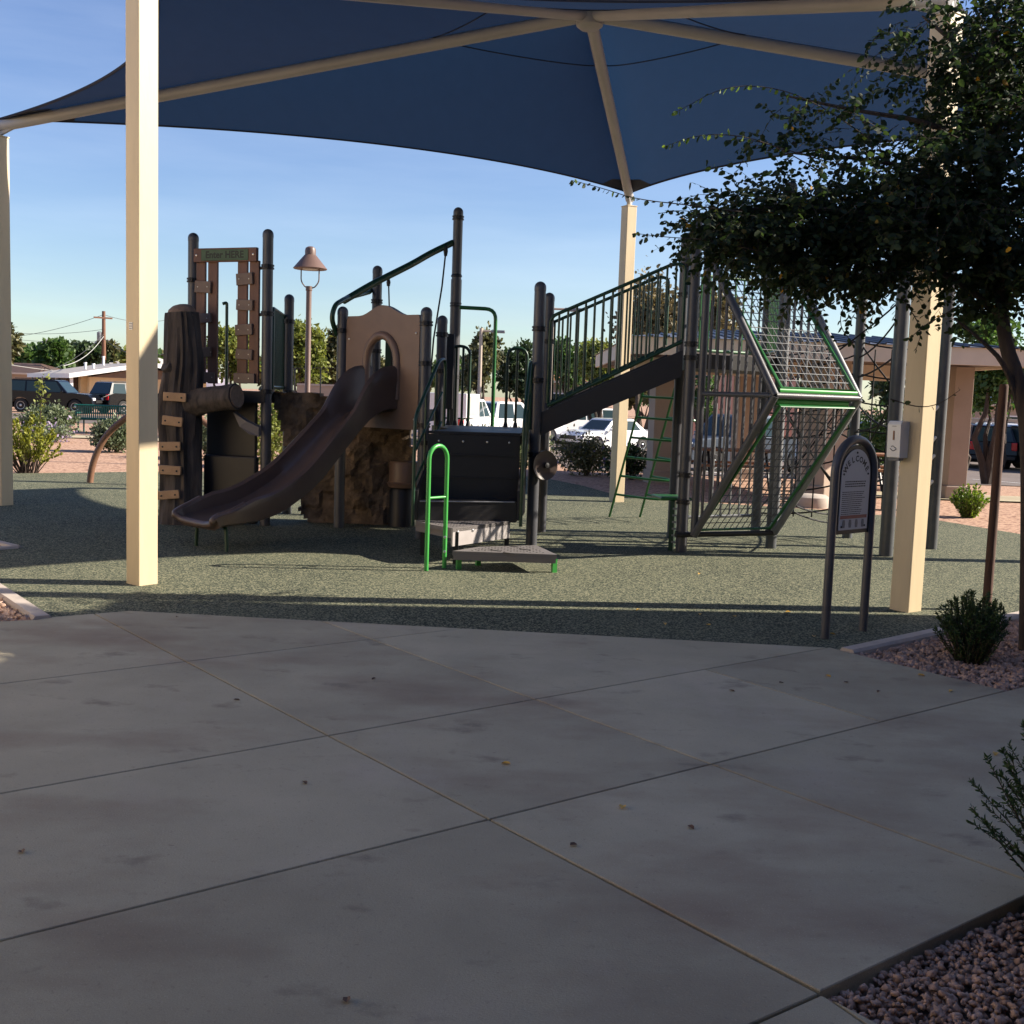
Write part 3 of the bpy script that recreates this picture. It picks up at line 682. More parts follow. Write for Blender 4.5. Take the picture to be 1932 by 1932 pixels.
def side(a, b, sg):
    poly = [a + Vector((0, 0, .36)), b + Vector((0, 0, .36)), b + Vector((0, 0, 1.26)), b.lerp(a, .2) + Vector((0, 0, 1.26)), a + Vector((0, 0, .66))]
    part(MB().prism(poly, (sg * .03, 0, 0)), 'stair_side', 'play_dark')
side(sA0 + Vector((-.004, 0, 0)), sA1 + Vector((-.004, 0, 0)), -1); side(sB0 + Vector((.004, 0, 0)), sB1 + Vector((.004, 0, 0)), 1)
# landings: plate with slots and holes
def plate(poly, z, th, holes, slots, name='landing'):
    o = part(MB().prism([Vector((p[0], p[1], z - th)) for p in poly], (0, 0, th)), name, 'step_grey')
    c = sum((Vector((p[0], p[1], 0)) for p in poly), Vector()) / len(poly); sh_ = [(c + (Vector((p[0], p[1], 0)) - c) * .82) for p in poly]
    xs_ = [p.x for p in sh_]; ys_ = [p.y for p in sh_]; hm = MB(); y = min(ys_); r = 0
    while y < max(ys_):
        x = min(xs_) + (.03 if r % 2 else 0)
        while x < max(xs_):
            if inside((x, y), [(p.x, p.y) for p in sh_]):
                hm.lathe([(.009, 0), (.009, .002)], (x, y, z), 6, smooth=False)
            x += .062
        y += .055; r += 1
    stuff(hm.build('perforations', 'hole_dark', o))
    sm = MB()
    for px, py in slots:
        q = G(px, py, z); sm.box((q.x, q.y, z + .0022), (.13, .016, .004), R(-35))
    if slots: stuff(sm.build('grip_slots', 'hole_dark', o))
    return o
lp = [G(853.5, 1039.5, .18), G(1051, 1046.5, .18), G(1012, 1028.6, .18), G(903, 1031.5, .18)]
lo_ = plate(lp, .18, .045, 1, ((935, 1039), (968, 1031), (990, 1037), (960, 1044)))
part(MB().prism([lp[0] + Vector((.01, -.004, -.085)), lp[1] + Vector((-.01, -.004, -.085)), lp[1] + Vector((-.01, .03, -.085)), lp[0] + Vector((.01, .03, -.085))], (0, 0, .05)), 'skirt', 'step_grey', lo_)
for q in (G(1045, 1079), Vector((lp[0].x + .06, lp[0].y + .08, 0)), Vector((lp[3].x, lp[3].y, 0))):
    part(MB().box((q.x, q.y, .06), (.045, .045, .14), R(20)), 'leg', 'bright_green')
up = [E_, G(815, 990, .355), Gp, H_]
uo = plate(up, .355, .04, 1, ((806, 985), (880, 987)))
gw = Vector((Gp.x, Gp.y, .175)); hw = Vector((H_.x, H_.y, .175)); dn = (hw - gw).normalized(); nn_ = Vector((dn.y, -dn.x, 0))
rs = part(MB().prism([gw, hw, hw - nn_ * .02, gw - nn_ * .02], (0, 0, .178)), 'riser_panel', 'step_grey_lit')
for t in (.08, .33): 
    p = gw.lerp(hw, t) + nn_ * .001 + Vector((0, 0, .135)); part(MB().lathe([(.016, 0), (.014, .008), (.005, .012)], p, 8, nn_), 'bolt', 'bolt', rs)
ew = Vector((E_.x, E_.y, .25)); part(MB().prism([ew, Vector((Gp.x, Gp.y, .25)), Vector((Gp.x, Gp.y + .02, .25)), ew + Vector((0, .02, 0))], (0, 0, .1)), 'skirt', 'step_grey', uo)
for q in (Vector((E_.x + .08, E_.y + .03, 0)), Vector((Gp.x + .03, Gp.y + .06, 0)), Vector((H_.x - .03, H_.y + .05, 0))):
    part(MB().box((q.x, q.y, .15), (.05, .05, .33)), 'leg', 'play_dark')
# green grab hoop beside the landings
ga = G(800, 1077); gb = G(842, 1071); ztop = at(828, 842, ga.y).z
wv = (gb - ga); wl = wv.length; cx = (ga + gb) / 2; ax = wv.normalized()
gw2 = .25; ga2 = cx - ax * gw2 / 2; gb2 = cx + ax * gw2 / 2
hp = [ga2] + arc(Vector((cx.x, cx.y, ztop - gw2 / 2)), -ax, Vector((0, 0, 1)), gw2 / 2, 0, math.pi, 12) + [gb2]
go = tubepart('grab_rail', hp, .021, 'bright_green', 12)
zr = at(830, 941, ga.y).z; tubepart('cross_bar', [Vector((ga2.x, ga2.y, zr)), Vector((gb2.x, gb2.y, zr))], .013, 'bright_green', 10, go)
for zz in (.30, .16):
    part(MB().lathe([(.016, 0), (.014, .01), (.005, .014)], Vector((gb2.x, gb2.y - .02, zz)), 8, (0, -1, 0)), 'bolt', 'bolt', go)
# stair handrails, both sides
for a, b, xo in ((sA0, sA1, -.05), (sB0, sB1, .05)):
    o = Vector((xo, 0, 0)); a = a + o; b = b + o
    ho = tubepart('handrail', round_path([a + Vector((0, 0, .3)), a + Vector((0, 0, 1.42)), b.lerp(a, .25) + Vector((0, 0, 2.02)), b + Vector((0, 0, 2.06)), b + Vector((0, 0, 1.3))], .12), .019, 'dark_green', 10)
    for dz in (.35, .68): tubepart('lower_rail', [a + Vector((0, 0, 1.40 - dz)), b.lerp(a, .1) + Vector((0, 0, 2.03 - dz))], .013, 'dark_green', 8, ho)
    for t in (.33, .66): tubepart('baluster', [a.lerp(b, t) + Vector((0, 0, .55 + .5 * t)), a.lerp(b, t) + Vector((0, 0, 1.42 + .72 * t))], .011, 'dark_green', 8, ho)

# --- ramp with two railings
rl0 = at(1022, 777, p9.y - .02); rl1 = at(1289, 660, p11.y - .02)
def ramp_pt(t, y0, y1, z): return Vector((rl0.x + (rl1.x - rl0.x) * t, y0 + (y1 - y0) * t, z))
for (ya, yb, nm) in ((p9.y - .02, p11.y - .02, 'front'), (p10.y + .02, p12.y + .02, 'back')):
    xa, xb = rl0.x, rl1.x; z0, z1 = rl0.z, rl1.z
    bm_ = MB(); bm_.prism([(xa, ya, z0 - .26), (xb, yb, z1 - .29), (xb, yb, z1), (xa, ya, z0)], (0, .04, 0)); bo = part(bm_, 'ramp_side', 'play_dark')
    zt0 = at(1036, 598, ya).z if nm == 'front' else at(1036, 598, p9.y).z; zt1 = at(1262, 500, yb).z if nm == 'front' else at(1262, 500, p11.y).z
    y_ = ya - .015 if nm == 'front' else ya + .055; y2_ = yb - .015 if nm == 'front' else yb + .055
    xe = xb - .02; x0_ = xa + .06
    def rp(t, z): return Vector((x0_ + (xe - x0_) * t, y_ + (y2_ - y_) * t, z))
    top_pts = round_path([rp(0, zt0 - .95), rp(0, zt0), rp(.92, zt1 + .02), rp(1, zt1 + .0), rp(1, zt1 - .8)], .08)
    ro = tubepart('ramp_railing', top_pts, .02, 'dark_green', 10)
    zb0 = z0 + .07; zb1 = z1 + .09
    tubepart('bottom_rail', [rp(0, zb0), rp(1, zb1)], .022, 'dark_green', 10, ro)
    nb = 15
    for k in range(1, nb):
        t = k / nb; tubepart('baluster', [rp(t, zb0 + (zb1 - zb0) * t), rp(t, zt0 + (zt1 - zt0 + .02) * min(1, t / .95))], .0125, 'dark_green', 8, ro)
part(MB().prism([(rl0.x, p9.y, rl0.z - .08), (rl1.x, p11.y, rl1.z - .08), (rl1.x, p12.y, rl1.z - .08), (rl0.x, p10.y, rl0.z - .08)], (0, 0, .05)), 'ramp_floor', 'play_dark')
# spinning disc on the ramp post
dc = at(1026, 878, p9.y - .1); dax = Vector((.55, -.83, .05)).normalized()
do = part(MB().lathe([(.005, .03), (.03, .045), (.035, .025), (.10, .012), (.145, .03), (.165, .035), (.165, .0), (.13, -.03), (.03, -.04)], dc, 28, dax), 'spinner_disc', 'slide_brown')
part(MB().lathe([(.03, .0), (.03, .05), (.012, .055)], dc + dax * .02, 10, dax), 'hub_cap', 'play_dark', do)
tubepart('axle', [dc - dax * .02, Vector((p9.x, p9.y, dc.z))], .022, 'play_dark', 8, do)

# --- loop ladder
la0, lb0 = G(1148.5, 974), G(1206, 974.5); yt = 14.25
la1 = at(1232, 668, yt); lb1 = at(1291, 668, yt)
lo = tubepart('loop_ladder', [la0 - Vector((0, 0, .05)), la1], .017, 'green_metal', 8)
tubepart('side_rail', [lb0 - Vector((0, 0, .05)), lb1], .017, 'green_metal', 8, lo)
for k in range(7):
    t = (k + 1) / 8.2 + .03; a = la0.lerp(la1, t); b = lb0.lerp(lb1, t); out = Vector((.34, -.46, -.02))
    pth = round_path([a, a + out * .8 + (b - a) * .25, a + out + (b - a) * .45, b + out, b], .09)
    tubepart('rung', pth, .016, 'green_metal', 8, lo)
# --- green step pod with perforated panel at P11
sp = at(1262, 938, p11.y + .25); 
so2 = part(MB().box((sp.x + .03, sp.y, sp.z), (.36, .42, .035), R(8), bev=.012), 'step_pod', 'green_metal')
pq = Vector((sp.x + .02, sp.y - .05, 0)); th = MB()
th.box((pq.x + .03, pq.y, .28), (.05, .36, .56), R(-12)); part(th, 'pod_panel', 'dark_green', so2)
for k in range(6):
    part(MB().box((pq.x + .02, pq.y - .19, .1 + k * .075), (.05, .012, .02), R(-12)), 'grip_slot', 'galv', so2)
# --- slide
p4 = PT('P4'); pa = (p6 - p4); pa.z = 0; pw = pa.length; pa.normalize(); pn = Vector((pa.y, -pa.x, 0))
if pn.y > 0: pn = -pn
ex = (G(366.7, 1031) + G(444.7, 1036.5)) / 2
top_c = p4.lerp(p6, .50) + pn * .05
su = Vector((ex.x - top_c.x, ex.y - top_c.y, 0)); SL = su.length + .12; su.normalize(); sv = Vector((-su.y, su.x, 0))   # sv: lateral
prof = [(-.12, DS + .03), (.12, DS + .02), (.3, DS - .05), (.5, DS - .2), (.8, DS - .48), (1.15, DS - .80), (1.45, .50), (1.7, .385), (1.95, .33), (SL - .1, .315), (SL + .03, .305), (SL + .09, .27)]
pr2 = smooth_path([Vector((a * SL / 2.35 if a < SL - .2 else a, 0, b)) for a, b in prof], 2)
sec = [(-.315, .17), (-.31, .235), (-.275, .255), (-.245, .225), (-.235, .07), (-.19, .012), (-.09, -.006), (.09, -.006), (.19, .012), (.235, .07), (.245, .225), (.275, .255), (.31, .235), (.315, .17), (.29, -.02), (.2, -.06), (-.2, -.06), (-.29, -.02)]
vs = []; K = len(sec); n = len(pr2)
for i, q in enumerate(pr2):
    a = pr2[max(0, i - 1)]; b = pr2[min(n - 1, i + 1)]; tg = (b - a).normalized(); nx_, nz_ = -tg.z, tg.x
    s_ = q.x; hgt = .85
    if s_ < .55: hgt = .85 + 1.0 * (1 - sstep(.05, .55, s_)) 
    if s_ > SL - .45: hgt = .85 - .45 * sstep(SL - .4, SL + .05, s_)
    nar = 1.0 - .12 * sstep(SL - .08, SL + .09, s_)
    wid = .92 + .48 * sstep(.2, SL - .1, s_)
    for (sx, sn) in sec:
        h = sn * (hgt if sn > .03 else 1.0); base = Vector((top_c.x, top_c.y, 0)) + su * (q.x + nx_ * h) + sv * (sx * wid * nar)
        vs.append((base.x, base.y, q.z + nz_ * h))
fs = [(i * K + j, i * K + (j + 1) % K, (i + 1) * K + (j + 1) % K, (i + 1) * K + j) for i in range(n - 1) for j in range(K)]
mb = MB(); mb.add(vs, fs, True); mb.f += [[j for j in range(K)], [(n - 1) * K + j for j in range(K)]]; mb.sm += [False, False]; mb.mi += [0, 0]
slide = part(mb, 'slide', 'slide_brown')
lipc = Vector((top_c.x, top_c.y, 0)) + su * (SL + .055)
rl_ = [Vector(vs[i * K + 2]) - Vector((0, 0, .02)) for i in range(n - 12, n)] + [Vector(vs[(n - 1) * K + j]) for j in (4, 5, 7, 8, 9)] + [Vector(vs[i * K + 11]) - Vector((0, 0, .02)) for i in range(n - 1, n - 13, -1)]
part(MB().tube(smooth_path(rl_, 1), .038, 10), 'lip', 'slide_brown', slide)
for s in (-1, 1):
    c = lipc - su * .13 + sv * s * .22
    tubepart('foot', round_path([c + Vector((0, 0, .26)) - sv * s * .06, c + Vector((0, 0, .24)) + sv * s * .03, c + Vector((0, 0, -.05)) + sv * s * .05], .07), .02, 'dark_green', 8, slide)
# --- arch panel at the slide entry
am = frame(p4.lerp(p6, .5) + pn * .015, pa, (0, 0, 1)); hw_ = pw / 2 - .085
zb, zsh, zpk = 1.24, 2.55, 2.67
def arch_outer(a):
    """outer outline by angle from the hole centre"""
    cz = 2.0; dx, dz = math.cos(a), math.sin(a); lo, hi = 0.0, 2.0
    for _ in range(40):
        r = (lo + hi) / 2; x, z = dx * r, cz + dz * r
        zt = zsh + (zpk - zsh) * (0.5 + 0.5 * math.cos(math.pi * min(1, abs(x) / (hw_ * .66))))
        if abs(x) <= hw_ and zb <= z <= zt: lo = r
        else: hi = r
    return (dx * lo, cz + dz * lo)
inn_, out_ = [], []; hr = .25
crn = [math.atan2(zsh - 1.98, hw_), math.atan2(zsh - 1.98, -hw_), math.atan2(zb - 1.98, -hw_) % (2 * math.pi), math.atan2(zb - 1.98, hw_) % (2 * math.pi)]
for a in sorted([2 * math.pi * i / 72 + .001 for i in range(72)] + crn):
    out_.append(am @ Vector((*arch_outer(a), 0)))
    dx, dz = math.cos(a), math.sin(a); cz = 2.0
    r = min(hr / abs(dx) if abs(dx) > 1e-6 else 9, (.46 / -dz) if dz < -1e-6 else 9) if dz < 0 else hr * (1 + .28 * dz)
    inn_.append(am @ Vector((dx * r, cz + dz * r, 0)))
arch = part(MB().ring(inn_, out_, -pn * .07), 'slide_arch', 'arch_brown')
rim = [am @ Vector((x, z, -.0)) for x, z in [(-hr, 1.58), (-hr, 1.98)] + [(hr * math.cos(a) , 2.0 + hr * 1.28 * math.sin(a)) for a in [math.pi - i * math.pi / 14 for i in range(1, 14)]] + [(hr, 1.98), (hr, 1.58)]]
part(MB().tube(rim, .05, 10), 'rim', 'arch_brown', arch)
for x, z in ((-hw_ + .05, 2.28), (hw_ - .05, 2.34), (hw_ - .05, 1.36), (-hw_ + .05, 1.4)):
    part(MB().lathe([(.014, 0), (.012, .008), (.004, .012)], am @ Vector((x, z, 0)) + pn * .001, 8, pn), 'bolt', 'bolt', arch)
# --- wooden gate
p1, p2, p3 = PT('P1'), PT('P2'), PT('P3')
ga_ = (p2 - p1); gl = ga_.length; ga_.normalize(); gn = Vector((ga_.y, -ga_.x, 0)); gn = gn if gn.y < 0 else -gn
gm = frame(p1 + gn * .03, ga_, (0, 0, 1))
def gate_uv(px, py):
    d = ray(px, py); o = p1 + gn * .03; t = (o - CP).dot(gn) / d.dot(gn); q = CP + d * t - o; return q.dot(ga_), q.z
def board(px0, py0, px1, py1, off, th, m, name, parent, tilt=0):
    u0, z1 = gate_uv(px0, py0); u1, z0 = gate_uv(px1, py1); cu, cz = (u0 + u1) / 2, (z0 + z1) / 2
    c = gm @ Vector((cu, cz, 0)) + gn * off; T = Matrix((ga_, -gn, Vector((0, 0, 1)))).transposed() @ Matrix.Rotation(R(tilt), 3, 'Y')
    return MB().box(c, (abs(u1 - u0), th, abs(z1 - z0)), M=T, bev=.006).build(name, m, parent), c
gate_o = None
hb, hc = board(371, 470, 489, 494, .035, .05, 'board_red', 'gate', play); gate_o = hb
for x0, x1 in ((372, 387.5), (394, 410), (450, 466), (472.5, 488)):
    o_, c_ = board(x0, 492, x1, 724, 0, .035, 'board_red', 'plank', gate_o)
for x0, y0, x1, y1, tl_ in ((372, 531, 402, 553, 3), (371, 592, 402, 610, -4), (386, 655, 402, 674, -3), (384, 702, 408, 722, 2), (450, 516, 480.5, 538, -4), (450, 566, 480.5, 586, 2), (448, 612, 479.5, 633, -4), (449, 659, 479.5, 679, 3), (445, 704, 484, 724, 0)):
    o_, c_ = board(x0, y0, x1, y1, .035, .035, 'board_grey', 'cross_plank', gate_o, tl_)
    for s in (-1, 1):
        part(MB().lathe([(.008, 0), (.006, .005), (.002, .006)], c_ + ga_ * s * .07 + gn * .0185, 6, gn), 'screw', 'bolt', o_)
fo, fc = board(386, 472.5, 474, 492, .062, .006, 'board_green', 'name_field', gate_o)
tM = frame(fc + gn * .0045, ga_, (0, 0, 1)); part(text_mb('Enter HERE', .115, tM), 'lettering', 'letter_dark', fo)
for s in (-1, 1): part(MB().lathe([(.014, 0), (.011, .008), (.003, .010)], hc + ga_ * s * (gl / 2 - .13) + gn * .0255, 8, gn), 'bolt', 'bolt', gate_o)
for pp_, zz in ((p1, 2.95), (p2, 3.1), (p1, 2.45), (p2, 2.55), (p2, 1.62)):
    dirc = ga_ if pp_ is p1 else -ga_
    tubepart('gate_bracket', [pp_ + Vector((0, 0, zz)), pp_ + dirc * .12 + gn * .02 + Vector((0, 0, zz - .02))], .02, 'play_dark', 8, gate_o)
# rails behind the gate, and slatted side barrier between two posts
q0 = at(410, 570, 15.1); q1 = at(427, 720, 15.1)
tubepart('hoop_rail', round_path([Vector((p1.x + .05, 15.1, q0.z - .02)), Vector((q1.x, 15.1, q0.z)), Vector((q1.x, 15.1, DL))], .12), .021, 'dark_green', 8)
bo_ = tubepart('barrier', round_path([p2 + Vector((.06, .05, DL + .03)), p2 + Vector((.06, .05, 2.62)), p3 + Vector((-.06, -.03, 2.62)), p3 + Vector((-.06, -.03, DL + .03))], .05), .021, 'dark_green', 8)
for k in range(1, 12):
    t = k / 12; b0 = (p2 + Vector((.06, .05, 0))).lerp(p3 + Vector((-.06, -.03, 0)), t); tubepart('bar', [b0 + Vector((0, 0, DL + .03)), b0 + Vector((0, 0, 2.62))], .0125, 'dark_green', 6, bo_)
tubepart('bottom_rail', [p2 + Vector((.06, .05, DL + .06)), p3 + Vector((-.06, -.03, DL + .06))], .018, 'dark_green', 8, bo_)

# --- artificial tree trunk climber with branch and foot planks
def bark_tube(pts, rads, n=40, sub=10, amp=.05, seed=0.0):
    pts = smooth_path(pts, 2); k = len(pts); vs = []
    rr = [rads[0] + 0 for _ in pts]
    for i in range(k):
        t = i / (k - 1) * (len(rads) - 1); j = min(int(t), len(rads) - 2); rr[i] = rads[j] * (1 - (t - j)) + rads[j + 1] * (t - j)
    fine = []; fr = []
    for i in range(k - 1):
        for s_ in range(4): fine.append(pts[i].lerp(pts[i + 1], s_ / 4)); fr.append(rr[i] + (rr[i + 1] - rr[i]) * s_ / 4)
    fine.append(pts[-1]); fr.append(rr[-1]); prev = None; L = 0
    for i, p in enumerate(fine):
        a = fine[max(0, i - 1)]; b = fine[min(len(fine) - 1, i + 1)]; tg = (b - a).normalized(); L += (p - a).length / 2
        u = tg.cross(Vector((.2, .9, .1))) if prev is None else prev - tg * prev.dot(tg); u.normalize(); prev = u; wv = tg.cross(u)
        for j in range(n):
            an = 2 * math.pi * j / n
            rid = abs(noise.noise(Vector((math.cos(an) * 5 + seed, math.sin(an) * 5, L * 1.6)))) * 1.6 + noise.noise(Vector((math.cos(an) * 1.3, math.sin(an) * 1.3 + seed, L * 1.2))) * .8
            r = fr[i] + amp * rid; vs.append(p + (u * math.cos(an) + wv * math.sin(an)) * r)
    m_ = len(fine); fs = [(i * n + j, i * n + (j + 1) % n, (i + 1) * n + (j + 1) % n, (i + 1) * n + j) for i in range(m_ - 1) for j in range(n)]
    mb = MB(); mb.add(vs, fs, True); mb.f += [[j for j in range(n)], [(m_ - 1) * n + j for j in range(n)]]; mb.sm += [False, False]; mb.mi += [0, 0]; return mb
TY = 13.45
tb = [Vector((at(342, 985, TY).x, TY, -.1)), at(343, 900, TY), at(340, 820, TY), at(338, 760, TY), at(346, 690, TY), at(346, 640, TY), at(342, 590, TY)]
trunk = part(bark_tube(tb, [.26, .22, .20, .235, .20, .19, .175, .16], seed=3.3), 'tree_trunk_climber', 'bark')
cut = at(342, 586, TY); ctop = MB(); ctop.lathe([(.175, -.05), (.15, .02), (.10, .055), (.02, .075)], cut, 20, Vector((-.1, -.35, 1))); part(ctop, 'cut_top', 'cut_wood', trunk)
br = [at(345, 765, TY), at(385, 756, TY - .12), at(415, 752, TY - .22), at(446, 748, TY - .3)]
brd = (br[-1] - br[-2]).normalized()
brp = part(bark_tube(br, [.20, .15, .135, .15], n=32, amp=.02, seed=9.1), 'branch', 'bark', trunk)
part(MB().lathe([(.135, 0), (.13, .012), (.09, -.01), (.004, -.016)], br[-1] + brd * .004, 20, brd), 'cut_end', 'cut_wood', brp)
part(bark_tube([at(330, 700, TY - .05), at(318, 695, TY - .12), at(311, 690, TY - .16)], [.09, .075, .06], n=20, amp=.01, seed=5), 'knot', 'bark', trunk)
for (x0, y0, x1, y1, tl_) in ((308, 740, 352, 758, 2), (306, 785, 345, 804, 6), (300, 833, 341, 851, -2), (300, 878, 342, 896, 2), (297, 925, 339, 942, -6)):
    a = at(x0, y0, TY - .27); b = at(x1, y1, TY - .24); c = (a + b) / 2; T = Matrix.Rotation(R(4), 3, 'Z') @ Matrix.Rotation(R(tl_), 3, 'Y')
    o_ = part(MB().box(c, (b.x - a.x, .05, a.z - b.z), M=T, bev=.008), 'foot_plank', 'board_tan', trunk)
    for s in (-1, 1): part(MB().lathe([(.012, 0), (.010, .006), (.003, .008)], c + T @ Vector((s * .08, -.026, -.005)), 8, (0, -1, 0)), 'bolt', 'play_dark', o_)
    part(MB().box(c + Vector((.01, .09, 0)), (.10, .14, .07)), 'spacer', 'bark', o_)
# dark climbing wall under the gate
o_ = part(MB().box((at(438, 790, 13.75).x, 13.75, 1.18), (.68, .06, .76), R(-16), bev=.015), 'climbing_panel', 'play_dark')
lw = at(436, 905, 13.55); part(MB().box((lw.x, 13.55, .42), (.70, .10, .82), R(-14), bev=.02), 'climbing_panel', 'play_dark')
cr = [at(440, 778, 13.35), at(452, 805, 13.3), at(470, 819, 13.28), at(488, 823, 13.3), at(488, 806, 13.3), at(465, 795, 13.3)]
part(MB().prism(cr, Vector((.02, .06, .01))), 'stone_lip', 'step_grey')

# --- rock climbing wall behind the slide
poly = [(513, 740), (560, 742), (600, 741), (625, 752), (690, 762), (740, 775), (774, 800), (779, 860), (776, 930), (780, 992), (700, 992), (640, 990), (592, 990), (566, 962), (585, 905), (598, 880), (560, 866), (540, 835), (529, 790)]
def rock_wall(poly, Y, thick, name, tilt=0.0):
    P2 = [(at(x, y, Y).x, at(x, y, Y).z) for x, y in poly]; xs_ = [p[0] for p in P2]; zs_ = [p[1] for p in P2]
    st = .045; nxg = int((max(xs_) - min(xs_)) / st) + 1; nzg = int((max(zs_) - min(zs_)) / st) + 1; idx = {}; vs = []; fs = []
    def dsp(x, z): 
        return .10 * noise.noise(Vector((x * 1.8, z * 1.8, 3.1))) + .07 * abs(noise.noise(Vector((x * 4.2, z * 4.2, 7.7)))) + .035 * noise.cell(Vector((x * 5 + .3 * noise.noise(Vector((x * 6, z * 6, 0))), z * 5, 2.0))) + .02 * noise.noise(Vector((x * 14, z * 14, 1)))
    def vid(i, j, side):
        k = (i, j, side)
        if k not in idx:
            x = min(xs_) + i * st; z = min(zs_) + j * st
            ed = min(1.0, 1.0); y = Y - (dsp(x, z) + thick / 2 if side == 0 else -thick / 2)
            x += .02 * noise.noise(Vector((x * 9, z * 9, 4))); z2 = max(0.0, z + .02 * noise.noise(Vector((x * 9, z * 9, 8))))
            idx[k] = len(vs); vs.append((x, y, z2))
        return idx[k]
    cell_in = {(i, j): inside((min(xs_) + (i + .5) * st, min(zs_) + (j + .5) * st), P2) for i in range(nxg) for j in range(nzg)}
    for (i, j), v in cell_in.items():
        if not v: continue
        fs.append((vid(i, j, 0), vid(i + 1, j, 0), vid(i + 1, j + 1, 0), vid(i, j + 1, 0))); fs.append((vid(i, j, 1), vid(i, j + 1, 1), vid(i + 1, j + 1, 1), vid(i + 1, j, 1)))
        for di, dj, a, b in ((-1, 0, (i, j), (i, j + 1)), (1, 0, (i + 1, j), (i + 1, j + 1)), (0, -1, (i, j), (i + 1, j)), (0, 1, (i, j + 1), (i + 1, j + 1))):
            if not cell_in.get((i + di, j + dj), False): fs.append((vid(*a, 0), vid(*b, 0), vid(*b, 1), vid(*a, 1)))
    mb = MB(); mb.add(vs, fs, False); return part(mb, name, 'rockwall')
rock_wall(poly, 14.05, .22, 'rock_wall')
# drum seat by the stair
dq = G(752, 991); dt = at(765, 862, dq.y)
dro = part(MB().lathe([(.06, 0), (.2, 0), (.225, .05), (.20, .07), (.20, .30), (.185, .325), (.06, .33)], (dt.x, dq.y, dt.z - .38), 24), 'drum_seat', 'arch_brown')
part(MB().lathe([(.17, -.1), (.16, dt.z - .42), (.12, dt.z - .36)], (dt.x - .03, dq.y, 0), 14), 'stem', 'play_dark', dro)
# --- overhead beam with hanging ropes
p5 = PT('P5')
bm1 = round_path([Vector((p4.x - .07, p4.y, 2.33)), at(625, 600, 13.45), at(632, 575, 13.5), at(652, 563, 13.8), at(697, 551, 14.85), p5 + Vector((-.07, 0, at(705, 547, 14.9).z))], .12)
ob = tubepart('overhead_beam', bm1, .03, 'dark_green', 10)
bm2 = round_path([at(648, 568, 13.9), at(700, 537, 14.2), at(780, 497, 14.6), at(812, 478, 14.8), at(852, 459, 14.98), p8 + Vector((-.06, 0, at(856, 458, 15.0).z))], .2)
tubepart('overhead_beam', bm2, .042, 'dark_green', 10)
tubepart('hanging_rope', [at(842, 466, 14.9), at(834, 540, 14.6), at(818, 640, 14.2), at(808, 760, 13.9)], .011, 'rope', 6)
part(MB().lathe([(.02, -.09), (.03, -.03), (.025, .03), (.012, .06)], at(841, 470, 14.9), 8), 'rope_end', 'play_dark')
tubepart('hanging_rope', [at(733, 527, 14.5), at(735, 600, 14.5), at(739, 700, 14.5)], .010, 'rope', 6)
part(MB().lathe([(.02, -.06), (.028, -.01), (.012, .05)], at(733, 531, 14.5), 8), 'rope_end', 'play_dark')
# mast collar
pc = at(858, 520, 15.0); part(MB().lathe([(PR + .002, -.02), (PR + .01, -.015), (PR + .01, 0), (PR, .02)], (p8.x, p8.y, pc.z), 16), 'collar', 'play_dark')
pz = at(860, 600, 15.0).z; part(MB().lathe([(PR + .001, .0), (PR + .008, .02), (PR + .008, pc.z - 1.25)], (p8.x, p8.y, 1.2), 16), 'sleeve', 'play_post')
# hoop and guard rails at the back of the deck
YB = 14.9; hx = at(932, 700, YB).x; hz = at(900, 581, YB).z
tubepart('hoop_rail', round_path([Vector((p8.x + .06, YB, hz)), Vector((hx, YB, hz - .01)), Vector((hx, YB, DK - .02))], .14), .026, 'green_metal', 10)
def guard(px0, px1, ytop, Y, nb, round_left, m='dark_green'):
    x0, x1 = at(px0, 700, Y).x, at(px1, 700, Y).x; zt = at((px0 + px1) / 2, ytop, Y).z
    pts = [Vector((x0, Y, DK - .02)), Vector((x0, Y, zt)), Vector((x1, Y, zt)), Vector((x1, Y, DK - .02))]
    go_ = tubepart('guard_rail', round_path(pts, .13), .02, m, 10)
    for k in range(1, nb):
        x = x0 + (x1 - x0) * k / nb; tubepart('bar', [Vector((x, Y, DK - .02)), Vector((x, Y, zt - .005))], .016, m, 8, go_)
    for k in range(nb + 1):
        x = x0 + (x1 - x0) * k / nb; part(MB().lathe([(.034, 0), (.022, .07)], (x, Y, DK - .01), 10), 'foot', 'play_dark', go_)
guard(848, 886, 653, 14.3, 3, True); guard(957, 994, 657, 14.2, 2, True)
x0 = at(838, 700, 14.25).x; part(MB().box((x0 + .06, 14.25, 1.95), (.12, .05, .95), bev=.01), 'control_box', 'play_dark')
# bars seen through the slide arch
x0 = at(735, 700, 14.8).x; part(MB().box((x0, 14.8, 2.0), (.12, .05, .75)), 'guard_panel', 'dark_green')
tubepart('guard_rail', [Vector((x0, 14.8, 2.36)), Vector((x0 + .35, 14.8, 2.36)), Vector((x0 + .35, 14.8, DS))], .02, 'dark_green', 8)

